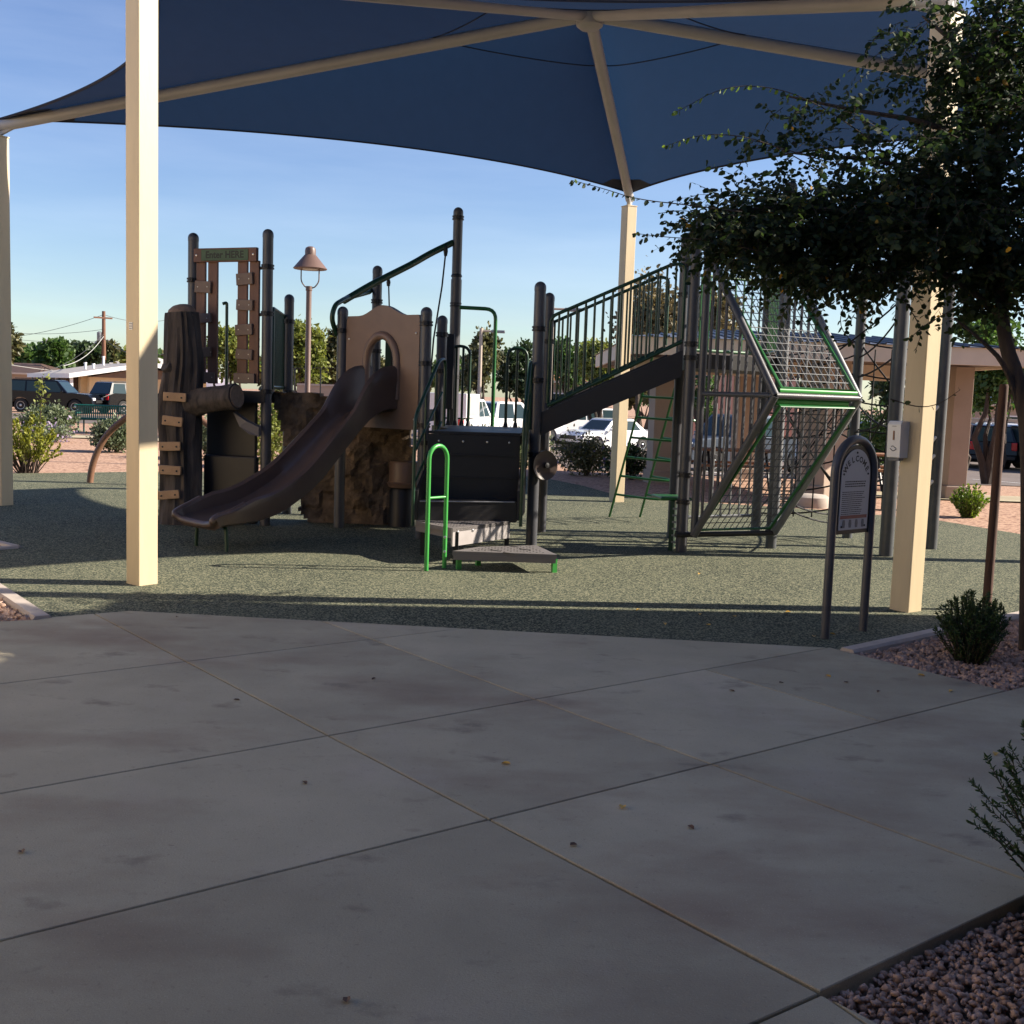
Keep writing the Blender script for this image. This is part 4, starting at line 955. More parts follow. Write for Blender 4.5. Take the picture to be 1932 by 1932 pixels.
# --- faceted cage climber
A_ = Vector((1.0, .5, 0)); D_ = Vector((.62, -.8, 0))
f0 = Vector((at(1320, 800, 12.15).x, 12.15, 0)); zk = 1.76; zt = 3.27; zl = .21
for k, off in enumerate((Vector(), A_)):
    b = f0 + off; vb, vt, vk = b + Vector((0, 0, zl)), b + Vector((0, 0, zt)), b + D_ + Vector((0, 0, zk))
    fr_ = part(MB().tube([vb, vt], .042, 12).tube([vt, vk], .042, 12).tube([vk, vb], .042, 12).tube([b + Vector((0, 0, zk)), vk], .028, 10), 'cage_frame', 'play_post' if k == 0 else 'galv')
    for j in range(1, 10):
        t = j / 10; lo_z = zl + (zk - zl) * t; hi_z = zt + (zk - zt) * t; q = b + D_ * t
        tubepart('bar', [q + Vector((0, 0, lo_z)), q + Vector((0, 0, hi_z))], .0165, 'play_post' if k == 0 else 'galv', 8, fr_)
kz = Vector((0, 0, zk)); K1 = f0 + D_ + kz; K2 = K1 + A_; an = A_.normalized()
for dz, dd, l1 in ((.05, -.02, .97), (-.06, -.05, .90)):
    o_ = tubepart('green_bar', [K1 + an * .05 + D_ * dd + Vector((0, 0, dz)), K1 + A_ * l1 + D_ * dd + Vector((0, 0, dz))], .038, 'bright_green', 12)
tubepart('knee_bar', [K1, K2], .035, 'play_post', 10)
tubepart('foot_bar', [f0 + Vector((-.2, 0, zl)), f0 + A_ + Vector((0, 0, zl))], .03, 'play_dark', 10)
tubepart('top_bar', [f0 + Vector((0, 0, zt)), f0 + A_ + Vector((0, 0, zt))], .03, 'play_dark', 10)
for za, zc, nm in ((zk, zt, 'u'), (zl, zk, 'l')):
    if nm == 'u': base, tip, zb_, zt_ = f0 + D_, f0, zk + .08, zt - .1
    else: base, tip, zb_, zt_ = f0, f0 + D_, zl + .06, zk - .1
    c00 = base + an * .07 + Vector((0, 0, zb_)); c10 = base + A_ - an * .07 + Vector((0, 0, zb_)); c01 = tip + an * .07 + Vector((0, 0, zt_)); c11 = tip + A_ - an * .07 + Vector((0, 0, zt_))
    o_ = part(MB().tube([c00, c10, c11, c01], .02, 8, closed=True), 'mesh_panel', 'green_metal')
    for k in range(1, 12): tubepart('wire', [c00.lerp(c10, k / 12), c01.lerp(c11, k / 12)], .005, 'galv' if nm == 'u' else 'play_post', 5, o_)
    for k in range(1, 17): tubepart('wire', [c00.lerp(c01, k / 17), c10.lerp(c11, k / 17)], .005, 'galv' if nm == 'u' else 'play_post', 5, o_)
# upper guard on the high deck
for (a, b) in ((p12, b14), (b14 + Vector((0, 0, 0)), b13)):
    a = Vector((a.x, a.y, 0)); b = Vector((b.x, b.y, 0))
    go_ = tubepart('guard_rail', [a + Vector((0, 0, DU + 1.0)), b + Vector((0, 0, DU + 1.0))], .02, 'green_metal'); tubepart('bottom_rail', [a + Vector((0, 0, DU + .1)), b + Vector((0, 0, DU + .1))], .02, 'green_metal', 8, go_)
    for k in range(1, 10): q = a.lerp(b, k / 10); tubepart('bar', [q + Vector((0, 0, DU + .1)), q + Vector((0, 0, DU + 1.0))], .013, 'green_metal', 6, go_)
# lower bar screen behind the cage
go_ = part(MB().tube([Vector((p12.x, p12.y, .25)), Vector((b14.x, b14.y, .25))], .02, 8), 'bar_screen', 'galv')
for k in range(1, 9):
    q = Vector((p12.x, p12.y, 0)).lerp(Vector((b14.x, b14.y, 0)), k / 9); tubepart('bar', [q + Vector((0, 0, .25)), q + Vector((0, 0, DU - .1))], .014, 'galv', 6, go_)
# --- rope nets between the steel posts
def sagrope(a, b, sag, r=.011, parent=None, n=8):
    a = Vector(a); b = Vector(b); pts = [a.lerp(b, i / n) - Vector((0, 0, sag * 4 * (i / n) * (1 - i / n))) for i in range(n + 1)]
    return tubepart('rope', pts, r, 'rope', 6, parent)
P13, P14, P15, P16, P17 = [Vector((q.x, q.y, 0)) for q in (b13, b14, b15, b16, b17)]
def Z(p, z): return p + Vector((0, 0, z))
net = sagrope(Z(P14, 2.2), Z(P17, 2.35), .1)
net.name = 'rope_net'; ORG[net.name] = ORG[play.name].copy()
cen = P17.lerp(P14, .45)
for k, z in enumerate((.3, .62, .95, 1.3, 1.65, 2.0, 2.4)):
    sagrope(Z(P14, z * .95), Z(P17, z + .12), .05 + .02 * (k % 3), parent=net); sagrope(Z(P17, z + .1), Z(P16, z * .9 + .25), .05, parent=net)
    if k % 2: sagrope(Z(P17, z + .05), Z(P15, z + .3), .04, parent=net)
for a, b, z0, z1 in ((P13, P17, .35, 1.6), (P13, P17, 1.7, .5), (P13, P17, .55, .18), (P13, P17, .62, .3), (P17, P15, .9, 1.9), (P17, P16, 2.5, 1.4), (P14, P17, .3, 2.0), (P14, P17, 2.1, .4), (P17, P15, 2.3, 2.75), (P17, P15, 1.75, 1.45), (P13, P15, 1.9, 2.9), (P13, P15, 1.8, 1.15)):
    sagrope(Z(a, z0), Z(b, z1), .08, parent=net)
for t in (.2, .4, .6, .8):
    a = P14.lerp(P17, t); sagrope(Z(a, .25), Z(a, 2.2), 0, .009, net); a = P17.lerp(P16, t); sagrope(Z(a, .4), Z(a, 2.4), 0, .009, net)
# white rope sleeves catching the sun on the far steel post
for py in (775, 832, 866, 914):
    c = at(1757 + (py < 800) * 24 + (py < 850) * 6 - (py > 900) * 16 - (py > 860) * 2, py, P16.y - .05); c = Vector((P16.x - .085, P16.y - .03, c.z))
    dv = Vector((.04, -.015, .055)); o_ = part(MB().tube([c - dv, c - dv * .8, c + dv * .8, c + dv], [.008, .02, .02, .008], 10), 'rope_clamp', 'white_plastic')
    tubepart('pin', [c, Vector((P16.x, P16.y, c.z))], .01, 'bolt', 6, o_)

# ------------------------------------------------------------------ bent brown pipe beyond the left post (free-standing arch)
cpb = G(170, 910); cp_pts = [Vector((cpb.x, cpb.y, -.05))] + [at(x, y, cpb.y) for x, y in ((170, 905), (174, 878), (186, 845), (205, 815), (237, 788), (275, 765), (310, 752))]
xe = cp_pts[-1].x; cp_pts += [Vector((xe + (xe - p.x), cpb.y, p.z)) for p in reversed(cp_pts[:-1])]
tag(MB().tube(smooth_path(cp_pts, 2), .055, 12).build('arch_pipe', 'rust_pipe', origin=cpb), 'bent rusty brown pipe arch rising from the green rubber', 'arch')

# ------------------------------------------------------------------ welcome sign
s0, s1 = G(1556, 1203), G(1628, 1189); sa = (s1 - s0); sw = sa.length; sa.normalize(); sn = Vector((sa.y, -sa.x, 0)); sn = sn if sn.y < 0 else -sn
sign = thing('welcome_sign', 'grey hooped park sign with a WELCOME panel of rules beside the beige post', 'sign', (s0 + s1) / 2)
stz = at(1617, 829, (s0.y + s1.y) / 2).z; sr = sw / 2; mid = (s0 + s1) / 2
fr_ = MB().tube([s0 - Vector((0, 0, .1)), s0 + Vector((0, 0, .4))] + arc(Vector((mid.x, mid.y, stz - sr)), -sa, Vector((0, 0, 1)), sr, 0, math.pi, 20) + [s1 + Vector((0, 0, .4)), s1 - Vector((0, 0, .1))], .032, 14).build('frame', 'sign_frame', sign)
smx = frame(mid, sa, (0, 0, 1)); pwid = sw - .07; zbot = at(1600, 1006, mid.y).z; ptop = stz - .04
def sgn(x, z, o): return smx @ Vector((x, z, 0)) + sn * o
def arched(wd, z0, z1, n=18):
    r = wd / 2; return [(-r, z0), (r, z0)] + [(r * math.cos(a), z1 - r + r * math.sin(a)) for a in [i * math.pi / n for i in range(n + 1)]]
bk = MB().prism([sgn(x, z, -.012) for x, z in arched(pwid, zbot, ptop)], sn * .02).build('backing_plate', 'steel_black', sign)
fw = pwid - .055
fp = MB().prism([sgn(x, z, .009) for x, z in arched(fw, zbot + .03, ptop - .03)], sn * .004).build('face_panel', 'sign_face', sign)
word = 'WELCOME'; ctr_z = ptop - .03 - fw / 2 - .045; rad = fw * .43
for k, ch in enumerate(word):
    a = R(90 + 57 - 114 * k / 6); o = sgn(rad * math.cos(a), ctr_z + rad * math.sin(a) + .0, .0145)
    T = frame(o, sa * math.cos(a - math.pi / 2) + Vector((0, 0, 1)) * math.sin(a - math.pi / 2), sa * math.cos(a) + Vector((0, 0, 1)) * math.sin(a))
    part(text_mb(ch, .06, T), 'letter', 'ink', fp)
for x, z in ((0, ptop - .055), (-fw * .42, ptop - .21), (fw * .42, ptop - .21), (-fw * .40, zbot + .055), (fw * .40, zbot + .055)):
    part(MB().lathe([(.0085, 0), (.007, .004), (.002, .005)], sgn(x, z, .0135), 8, sn), 'bolt', 'steel_black', sign)
# illegible small print, as lines of broken dashes
H = ptop - zbot; zc = ptop - .265
def textline(z, x0, x1, h, parent):
    mb = MB(); x = x0
    while x < x1 - .006:
        l = random.uniform(.008, .024); l = min(l, x1 - x); mb.add([sgn(x, z - h / 2, .0139), sgn(x + l, z - h / 2, .0139), sgn(x + l, z + h / 2, .0139), sgn(x, z + h / 2, .0139)], [(0, 1, 2, 3)]); x += l + .003
    part(mb, 'text_line', 'ink', parent)
for k in range(3): textline(zc - k * .017, -fw * .36, fw * .36, .008, fp)
zz = zc - .075
for k in range(12): textline(zz - k * .0145, -fw * .44, fw * random.uniform(.18, .43), .0055, fp)
zr = zz - 12 * .0145 - .008
part(MB().prism([sgn(x, z, .0136) for x, z in ((-fw * .46, zr - .012), (fw * .46, zr - .012), (fw * .46, zr + .012), (-fw * .46, zr + .012))], sn * .001), 'red_band', 'sign_red', fp)
for k in range(4):
    x = -fw * .33 + k * fw * .22; part(MB().prism([sgn(x + dx, zr - .048 + dz, .0136) for dx, dz in ((-.014, -.03), (.014, -.03), (.018, .0), (.012, .028), (-.012, .028), (-.018, 0))], sn * .001), 'pictogram', 'sign_greyfig', fp)
# ------------------------------------------------------------------ near tree on the right
tb_ = G(1944, 1222); TYc = tb_.y
elm = thing('elm_tree', 'leafy small-leaved tree with drooping dark twigs beside the beige shade post', 'tree', tb_)
def tp(px, py, Y): return at(px, py, Y)
mb = MB()
tr_pts = smooth_path([tb_ - Vector((0, 0, .1)), tp(1945, 1000, TYc), tp(1942, 800, TYc), tp(1922, 720, TYc), tp(1893, 640, TYc + .05), tp(1888, 520, TYc + .1), tp(1880, 380, TYc + .1), tp(1875, 200, TYc + .1), tp(1880, 20, TYc)], 2)
mb.tube(tr_pts, [.075 - .055 * i / (len(tr_pts) - 1) for i in range(len(tr_pts))], 12); mb.build('trunk', 'trunk_bark', elm)
lb = MB()
for src, pts in (((1892, 600), ((1800, 520), (1650, 470), (1500, 450), (1360, 470))), ((1888, 520), ((1780, 440), (1640, 400), (1480, 390), (1330, 400))), ((1884, 400), ((1780, 330), (1640, 300), (1500, 290))), ((1880, 300), ((1760, 230), (1620, 210), (1480, 180))), ((1878, 450), ((1930, 380), (2020, 300))), ((1876, 250), ((1960, 150), (2060, 60))), ((1880, 150), ((1800, 80), (1740, 30))), ((1930, 800), ((1900, 690), (1850, 640), (1800, 600)))):
    dy = random.uniform(-.5, .5); P_ = [tp(src[0], src[1], TYc + .05)] + [tp(x, y, TYc + dy * (k + 1) / len(pts)) for k, (x, y) in enumerate(pts)]
    sp_ = smooth_path(P_, 2); lb.tube(sp_, [.022 * (1 - i / len(sp_)) + .004 for i in range(len(sp_))], 6)
lb.build('limbs', 'trunk_bark', elm)
BL = [(1650, 425, 7.75, 1.0, .75, .30, 4.6), (1450, 440, 7.5, .5, .5, .24, 1.5), (1370, 420, 7.5, .3, .4, .22, .5), (1870, 210, 7.9, .36, .7, .7, 2.6), (1890, 470, 7.95, .36, .6, .5, 3.0), (1770, 330, 7.7, .5, .7, .28, 1.3), (1560, 260, 7.6, .5, .5, .28, .4), (1600, 520, 7.7, .5, .5, .10, .9), (1750, 110, 7.8, .42, .5, .3, .35), (2060, 330, 8.0, .6, .9, 1.0, 2.0), (1930, -120, 8.0, .8, .9, .5, 1.4), (1930, 60, 7.9, .3, .6, .4, 1.0), (1740, 420, 9.0, .6, .4, .36, .9)]
TW, LP, LD, LS = MB(), [], [], []
def twig(p0, d, L, nl, droop, lsz=.046, r=.0022, store=None):
    d = d.normalized(); pts = [p0]; p = p0.copy(); seg = 6
    for k in range(seg):
        d = (d + Vector((random.gauss(0, .12), random.gauss(0, .12), random.gauss(0, .1) - droop / seg))).normalized(); p = p + d * (L / seg); pts.append(p.copy())
    TW.tube(pts, [r * (1.2 - k / seg) for k in range(seg + 1)], 3, caps=False)
    for k in range(nl):
        t = (k + .5) / nl * seg; i = min(int(t), seg - 1); q = pts[i].lerp(pts[i + 1], t - i); tg = (pts[i + 1] - pts[i]).normalized()
        sdv = tg.cross(Vector((random.gauss(0, .4), random.gauss(0, .4), 1))).normalized() * (1 if k % 2 else -1)
        dd = (tg * .45 + sdv * .9 + Vector((0, 0, random.uniform(-.7, .1)))); sz = lsz * random.uniform(.65, 1.3)
        (store if store is not None else (LP, LD, LS))[0].append(tuple(q)); (store if store is not None else (LP, LD, LS))[1].append(tuple(dd)); (store if store is not None else (LP, LD, LS))[2].append(sz)
ws = [b[6] for b in BL]
for _ in range(2900):
    b = random.choices(BL, ws)[0]; c = tp(b[0], b[1], b[2]); u = Vector((random.gauss(0, 1), random.gauss(0, 1), random.gauss(0, 1))).normalized() * (random.random() ** .45)
    p0 = c + Vector((u.x * b[3], u.y * b[4], u.z * b[5])); d = Vector((-.5 + random.gauss(0, .7), random.gauss(0, .7), random.gauss(.1, .5)))
    twig(p0, d, random.uniform(.2, .45), random.randint(9, 17), .8)
V_, F_ = leaves(np.array(LP), np.array(LD), np.array(LS))
stuff(np_mesh('crown', V_, F_, 'leaf_elm', elm))
# the single twigs one can follow in the photograph: their leaves are separate parts
SP = [((1400, 400), (1300, 387), (1200, 376), (1140, 356), (1078, 340)), ((1450, 478), (1340, 452), (1260, 448), (1196, 440)), ((1640, 262), (1560, 205), (1470, 165), (1370, 160), (1275, 212)), ((1560, 330), (1440, 262), (1330, 250), (1255, 276)), ((1660, 330), (1540, 300), (1420, 262), (1370, 265)), ((1420, 470), (1360, 420), (1300, 395), (1246, 402)), ((1830, 560), (1790, 590), (1745, 612), (1715, 640)), ((1700, 560), (1722, 590), (1740, 625), (1728, 660)), ((1680, 753), (1735, 770), (1775, 762), (1812, 735)), ((1520, 540), (1480, 580), (1470, 620)), ((1600, 560), (1580, 610), (1610, 650)), ((1500, 330), (1440, 330), (1390, 345))]
lm_v, lm_f = leaves(np.zeros((1, 3)), np.array([[1., 0, 0]]), np.array([1.0]), up=(0, 0, 1)) if False else (LEAF.copy(), LEAFF)
lme = bpy.data.meshes.new('leaf'); lme.from_pydata([tuple(v) for v in lm_v], [], [tuple(f) for f in lm_f]); lme.materials.append(MATS['leaf_elm'])
lme2 = lme.copy(); lme2.materials.clear(); lme2.materials.append(MATS['leaf_bright'])
for si, sp_ in enumerate(SP):
    P_ = smooth_path([tp(x, y, 7.15 + .06 * si) for x, y in sp_], 2); TW.tube(P_, [.003 * (1.2 - i / len(P_)) + .0008 for i in range(len(P_))], 4, caps=False)
    Lt = sum((P_[i + 1] - P_[i]).length for i in range(len(P_) - 1)); nl = max(6, int(Lt / .034)); nl = 7 if si == 8 else nl
    for k in range(nl):
        t = (k + .6) / nl * (len(P_) - 1); i = min(int(t), len(P_) - 2); q = P_[i].lerp(P_[i + 1], t - i); tg = (P_[i + 1] - P_[i]).normalized()
        y_ = tg.cross(Vector((random.gauss(0, .5), random.gauss(0, .5), 1))).normalized() * (1 if k % 2 else -1)
        dd = (tg * .4 + y_ * .7 + Vector((0, 0, random.uniform(-1.0, .1)))).normalized(); nn2 = dd.cross(Vector((random.gauss(0, 1), random.gauss(0, 1), random.gauss(0, 1)))).normalized(); z_ = dd.cross(nn2); s_ = random.uniform(.028, .052)
        M = Matrix(((dd.x * s_, nn2.x * s_, z_.x * s_, q.x), (dd.y * s_, nn2.y * s_, z_.y * s_, q.y), (dd.z * s_, nn2.z * s_, z_.z * s_, q.z), (0, 0, 0, 1)))
        inst('leaf', lme2 if (si in (2, 3) and k % 3) or random.random() < .08 else lme, elm, M)
TW.build('twigs', 'trunk_bark', elm)
# stake
sk = G(1861, 1150); skt = at(1873, 724, sk.y)
tag(MB().lathe([(.038, -.1), (.037, skt.z - .02), (.03, skt.z)], (sk.x, sk.y, 0), 12).build('tree_stake', 'stake', origin=sk), 'brown round wooden tree stake standing behind the dark shrub', 'stake')

# ------------------------------------------------------------------ shrubs
def stem_shrub(name, label, base, stems, H, spread, m, lsz, dens, lean=(0, 0), group=None, petal=0.0, r0=.004, hmin=.55, droopy=.0, start=.12):
    o = thing(name, label, 'shrub', base, group); sb = MB(); P_, D_, S_ = [], [], []
    for k in range(stems):
        a = random.random() * 6.283; rr = random.random() ** .6 * spread; h = H * random.uniform(hmin, 1.0) * (1 - .35 * (rr / spread) ** 2)
        tip = base + Vector((math.cos(a) * rr + lean[0] * h, math.sin(a) * rr + lean[1] * h, h)); b0 = base + Vector((math.cos(a), math.sin(a), 0)) * rr * .25 - Vector((0, 0, .02)); mid_ = b0.lerp(tip, .5) + Vector((random.gauss(0, .06), random.gauss(0, .06), .04)) * H + Vector((0, 0, -droopy * H))
        pts = smooth_path([b0, mid_, tip], 2); sb.tube(pts, [r0 * (1.15 - i / len(pts)) for i in range(len(pts))], 4, caps=False)
        L = (tip - b0).length; nl = max(4, int(L * dens))
        for j in range(nl):
            t = (start + (1 - start) * (j + random.random()) / nl) * (len(pts) - 1); i = min(int(t), len(pts) - 2); q = pts[i].lerp(pts[i + 1], t - i); tg = (pts[i + 1] - pts[i]).normalized()
            P_.append(tuple(q)); D_.append((tg.x * .8 + random.gauss(0, .7), tg.y * .8 + random.gauss(0, .7), tg.z * .8 + random.gauss(0, .5))); S_.append(lsz * random.uniform(.6, 1.35))
    sb.build('stems', 'trunk_bark', o); V_, F_ = leaves(np.array(P_), np.array(D_), np.array(S_), SLIM if lsz < .03 else LEAF)
    stuff(np_mesh('foliage', V_, F_, m, o))
    if petal:
        n = int(len(P_) * petal); ix = NR.choice(len(P_), n); PP = np.array(P_)[ix]; PP[:, 2] += .03
        V_, F_ = leaves(PP, NR.normal(size=(n, 3)), np.full(n, lsz * 1.3)); stuff(np_mesh('blossom', V_, F_, 'petal', o))
    return o
bz = Vector((0, 0, -.04))
stem_shrub('shrub', 'dark upright small-leaved shrub growing in gravel in front of the tree stake', G(1832, 1243) + bz, 210, .52, .25, 'leaf_shrub', .022, 190)
stem_shrub('shrub', 'dark twiggy shrub spilling over the concrete edge by the lower gravel', G(2120, 1745) + Vector((0, 0, -.07)), 220, .78, .46, 'leaf_shrub', .019, 210, lean=(-.18, .0))
stem_shrub('shrub', 'small rounded bright green shrub on gravel beyond the beige shade post', wpos(1827, 972, 17.9), 120, .56, .30, 'leaf_bright', .035, 60)
def bush(name, label, px, py, Y, w_, h_, m, n, sz, petal=0, group=None):
    b = wpos(px, py, Y); o = thing(name, label, 'shrub', b, group)
    blobs = [(b.x + random.uniform(-.28, .28) * w_, b.y + random.uniform(-.25, .25) * w_, b.z + h_ * random.uniform(.38, .62), w_ * .33, w_ * .33, h_ * .36, 1) for _ in range(6)]
    V_, F_ = clump_cloud(blobs, n, sz, clump=.09 * w_, per=20, shell=.4, shape=SLIM * np.array([1, 1.6, 1], dtype=np.float32)); stuff(np_mesh('foliage', V_, F_, m, o))
    limbs(MB(), b - Vector((0, 0, .05)), [((q[0], q[1], q[2]), .8) for q in blobs], .02 * w_).build('stems', 'trunk_bark', o)
    if petal:
        V_, F_ = clump_cloud(blobs, petal, sz * 1.1, clump=.12 * w_, per=8, shell=.9); stuff(np_mesh('blossom', V_, F_, 'petal', o))
    return o
bush('shrub', 'grey green rounded sage bush next to the green bench', 90, 812, 35.5, 1.35, .95, 'leaf_sage', 5200, .11)
bush('shrub', 'grey green bush in front of the green bench, casting shade on gravel', 220, 842, 27.6, 1.1, .78, 'leaf_sage', 4600, .09)
bush('flowering_shrub', 'grey bush with purple flowers near the left shade post', 88, 826, 31, 1.2, .5, 'leaf_sage', 1800, .08, petal=260)
stem_shrub('shrub', 'yellow green airy young shrub with a tall leafy shoot at the rubber edge', wpos(53, 891, 20.2), 60, 1.12, .6, 'leaf_yellow', .045, 90, r0=.01, hmin=.5, start=.4)
sh_ = wpos(53, 891, 20.2); st_ = thing('sapling', 'thin yellow green sapling shoot rising above the airy yellow shrub', 'sapling', sh_ + Vector((.1, .15, 0)))
pts = smooth_path([sh_ + Vector((.1, .15, 0)), at(76, 790, 20.3), at(80, 710, 20.3)], 1); MB().tube(pts, .01, 6).build('stem', 'trunk_bark', st_)
PP = np.array([tuple(pts[0].lerp(pts[-1], random.uniform(.35, 1))) for _ in range(160)]) + NR.normal(size=(160, 3)) * .05; V_, F_ = leaves(PP, NR.normal(size=(160, 3)), .06 * (.6 + NR.random(160))); stuff(np_mesh('foliage', V_, F_, 'leaf_pale', st_))
for k, (px, Y, w_, h_) in enumerate(((880, 29, 1.6, .95), (915, 29.4, 1.7, 1.0), (950, 29, 1.6, .9), (985, 29.5, 1.6, .95))):
    bush('hedge_shrub', 'pale green shrub of the low row in front of the white trucks', px, 800, Y, w_, h_, 'leaf_sage', 2600, .09, group='low shrubs before the parked trucks')
bush('shrub', 'twiggy dry olive bush in front of the white sedan', 1108, 872, 25.5, 1.35, .95, 'leaf_olive', 3400, .07, petal=60)
bush('shrub', 'dark rounded bush with pale flowers between loop ladder and tan column', 1192, 885, 24.5, 1.0, .75, 'leaf_dark', 2600, .07, petal=60)
bush('shrub', 'dark green weedy bush seen between the slide and the post behind it', 508, 850, 24, 1.3, 1.7, 'leaf_pale', 2800, .08)
bush('shrub', 'dusty green bush under the trunk climber', 395, 850, 26, 1.6, 1.2, 'leaf_sage', 2600, .09)
bush('shrub', 'deep green clipped bush beyond the rope net posts', 1655, 775, 31, 1.9, 2.3, 'leaf_mid', 4200, .1)

# ------------------------------------------------------------------ background trees
def far_tree(label, x0, y0, x1, y1, Y, m, n, sz, group='trees beyond the playground', nb=9, trunk=True, cl=.06, name='tree'):
    a, b = at(x0, y0, Y), at(x1, y1, Y); cx_, rx = (a.x + b.x) / 2, abs(b.x - a.x) / 2; zc_, rz_ = (a.z + b.z) / 2, abs(a.z - b.z) / 2
    g = gh(cx_, Y); o = thing(name, label, 'tree', (cx_, Y, g), group)
    blobs = []
    for k in range(nb):
        an = random.random() * 6.283; rr = random.random() ** .5 * .62
        blobs.append((cx_ + math.cos(an) * rr * rx, Y + random.uniform(-.6, .6) * rx * .8, zc_ + math.sin(an) * rr * rz_, rx * random.uniform(.32, .5), rx * random.uniform(.3, .45), rz_ * random.uniform(.34, .5)))
    V_, F_ = clump_cloud(blobs, n, sz, clump=cl * (rx + rz_), per=22, shell=.3); stuff(np_mesh('crown', V_, F_, m, o))
    limbs(MB(), (cx_, Y, g - .1), [((q[0], q[1], q[2]), 1) for q in blobs[:6]], .035 * (rz_ + zc_ - g) * .5 + .03, bend=.12).build('trunk', 'trunk_bark', o); return o
far_tree('broad dense green tree behind the white-roofed house', 12, 640, 82, 700, 108, 'leaf_mid', 5200, .5)
far_tree('round dark green tree behind the white-roofed house chimney', 62, 640, 138, 705, 104, 'leaf_mid', 5200, .5)
far_tree('dark low tree below the distant hill', 128, 645, 200, 700, 112, 'leaf_dark', 4200, .5)
far_tree('greyish tall tree beside the wooden utility pole', 180, 640, 222, 696, 118, 'leaf_olive', 2600, .5)
far_tree('yellow green tree behind the near left shade post', 212, 652, 300, 700, 100, 'leaf_pale', 3200, .45)
far_tree('tall thin-leaved tree rising behind the left edge post', -30, 590, 33, 690, 70, 'leaf_olive', 2600, .3)
far_tree('pale yellow green tree seen through the wooden gate', 388, 606, 478, 735, 38, 'leaf_pale', 6000, .13)
far_tree('yellow green tree behind the brown lamp post', 520, 605, 625, 735, 37, 'leaf_pale', 6500, .13)
far_tree('olive tree right of the brown lamp post', 595, 620, 665, 735, 41, 'leaf_olive', 4500, .14)
far_tree('low olive tree behind the slide arch', 650, 660, 760, 735, 50, 'leaf_olive', 3500, .16)
far_tree('dark olive tree behind the tall mast and green hoop', 868, 622, 960, 748, 58, 'leaf_olive', 5200, .2)
far_tree('dark tree behind the guard rail of the deck', 930, 640, 1030, 755, 60, 'leaf_dark', 5200, .2)
far_tree('bright green tree behind the ramp railing', 1030, 608, 1120, 735, 62, 'leaf_mid', 5000, .2)
far_tree('yellow green feathery tree behind the ramp balusters', 1090, 630, 1170, 740, 57, 'leaf_pale', 4200, .18)
far_tree('tall brownish tree rising above the ramp railing', 1148, 503, 1300, 715, 52, 'leaf_brownish', 9000, .2, nb=14)
far_tree('brownish tree behind the cage climber', 1270, 520, 1400, 720, 55, 'leaf_brownish', 6000, .2)
far_tree('bare-limbed light tree by the tan shelter column', 1310, 690, 1360, 790, 42, 'leaf_mid', 1200, .12)
far_tree('sunlit green tree behind the shelter roof', 1800, 570, 1960, 765, 30, 'leaf_mid', 8000, .12)
far_tree('small olive tree by the parking wall', 1868, 700, 1925, 790, 44, 'leaf_olive', 2400, .12)
far_tree('light green young tree near the right shelter column', 1800, 690, 1855, 790, 33, 'leaf_mid', 2600, .1)

for k in range(22):
    Y = random.uniform(128, 175); x_ = -75 + k * 7.6 + random.uniform(-2, 2); px_ = 966 + x_ / Y * FPX; hh = random.uniform(5, 8.5); hz_ = HORIZ + ROLL * (px_ - 966)
    wpx = random.uniform(3.5, 5.5) / Y * FPX
    far_tree('distant dark green tree on the skyline beyond the street', px_ - wpx, hz_ - (hh - CAMH) / Y * FPX, px_ + wpx, hz_ + 4, Y, random.choice(['leaf_dark', 'leaf_mid', 'leaf_olive']), 1300, .8, group='distant skyline trees', nb=6)
# ------------------------------------------------------------------ hills
def hill(x0, x1, ytop, Y):
    a, b = at(x0, 720, Y).x, at(x1, 720, Y).x; z = at((x0 + x1) / 2, ytop, Y).z; n = 26; vs = []; fs = []; m_ = 10
    for j in range(m_ + 1):
        for i in range(n + 1):
            u = i / n; v = j / m_; s_ = math.sin(math.pi * u) ** 1.3 * math.sin(math.pi * min(1, v * .5 + .0)) if j < m_ else math.sin(math.pi * u) ** 1.3
            vs.append((a + (b - a) * u, Y + (v) * (b - a) * .6, -5 + (z + 5) * s_ * (1 + .25 * noise.noise(Vector((u * 6, v * 4, x0))) + .1 * noise.noise(Vector((u * 17, v * 9, 1))))))
    fs = [(j * (n + 1) + i, j * (n + 1) + i + 1, (j + 1) * (n + 1) + i + 1, (j + 1) * (n + 1) + i) for j in range(m_) for i in range(n)]
    mb = MB(); mb.add(vs, fs, True); struct(mb.build('hills', 'hill'))
hill(60, 250, 638, 3600); hill(-60, 150, 638, 4600); hill(235, 420, 655, 4200)
# ------------------------------------------------------------------ lamp post, light poles, utility pole
lY = 24.0; lp_ = wpos(580, 740, lY); lx = lp_.x
lamp = thing('lamp_post', 'brown lamp post with a conical shade on a thin wire bracket', 'street lamp', lp_)
zt_ = at(579, 540, lY).z; zc_ = at(580, 508, lY).z; ztop_ = at(581, 465, lY).z
MB().lathe([(.09, -.1), (.09, .25), (.062, .3), (.058, zt_ - .1), (.07, zt_ - .09), (.07, zt_)], (lx, lY, 0), 14).build('pole', 'lamp_brown', lamp)
MB().lathe([(.345, zc_), (.36, zc_ + .015), (.13, zc_ + .29), (.115, zc_ + .30), (.115, ztop_ - .08), (.10, ztop_ - .03), (.05, ztop_)], (lx + .02, lY, 0), 24).build('shade', 'lamp_brown', lamp)
MB().lathe([(.16, zc_ - .005), (.16, zc_ + .01), (.05, zc_ + .02)], (lx + .02, lY, 0), 16).build('lens', 'lamp_glass', lamp)
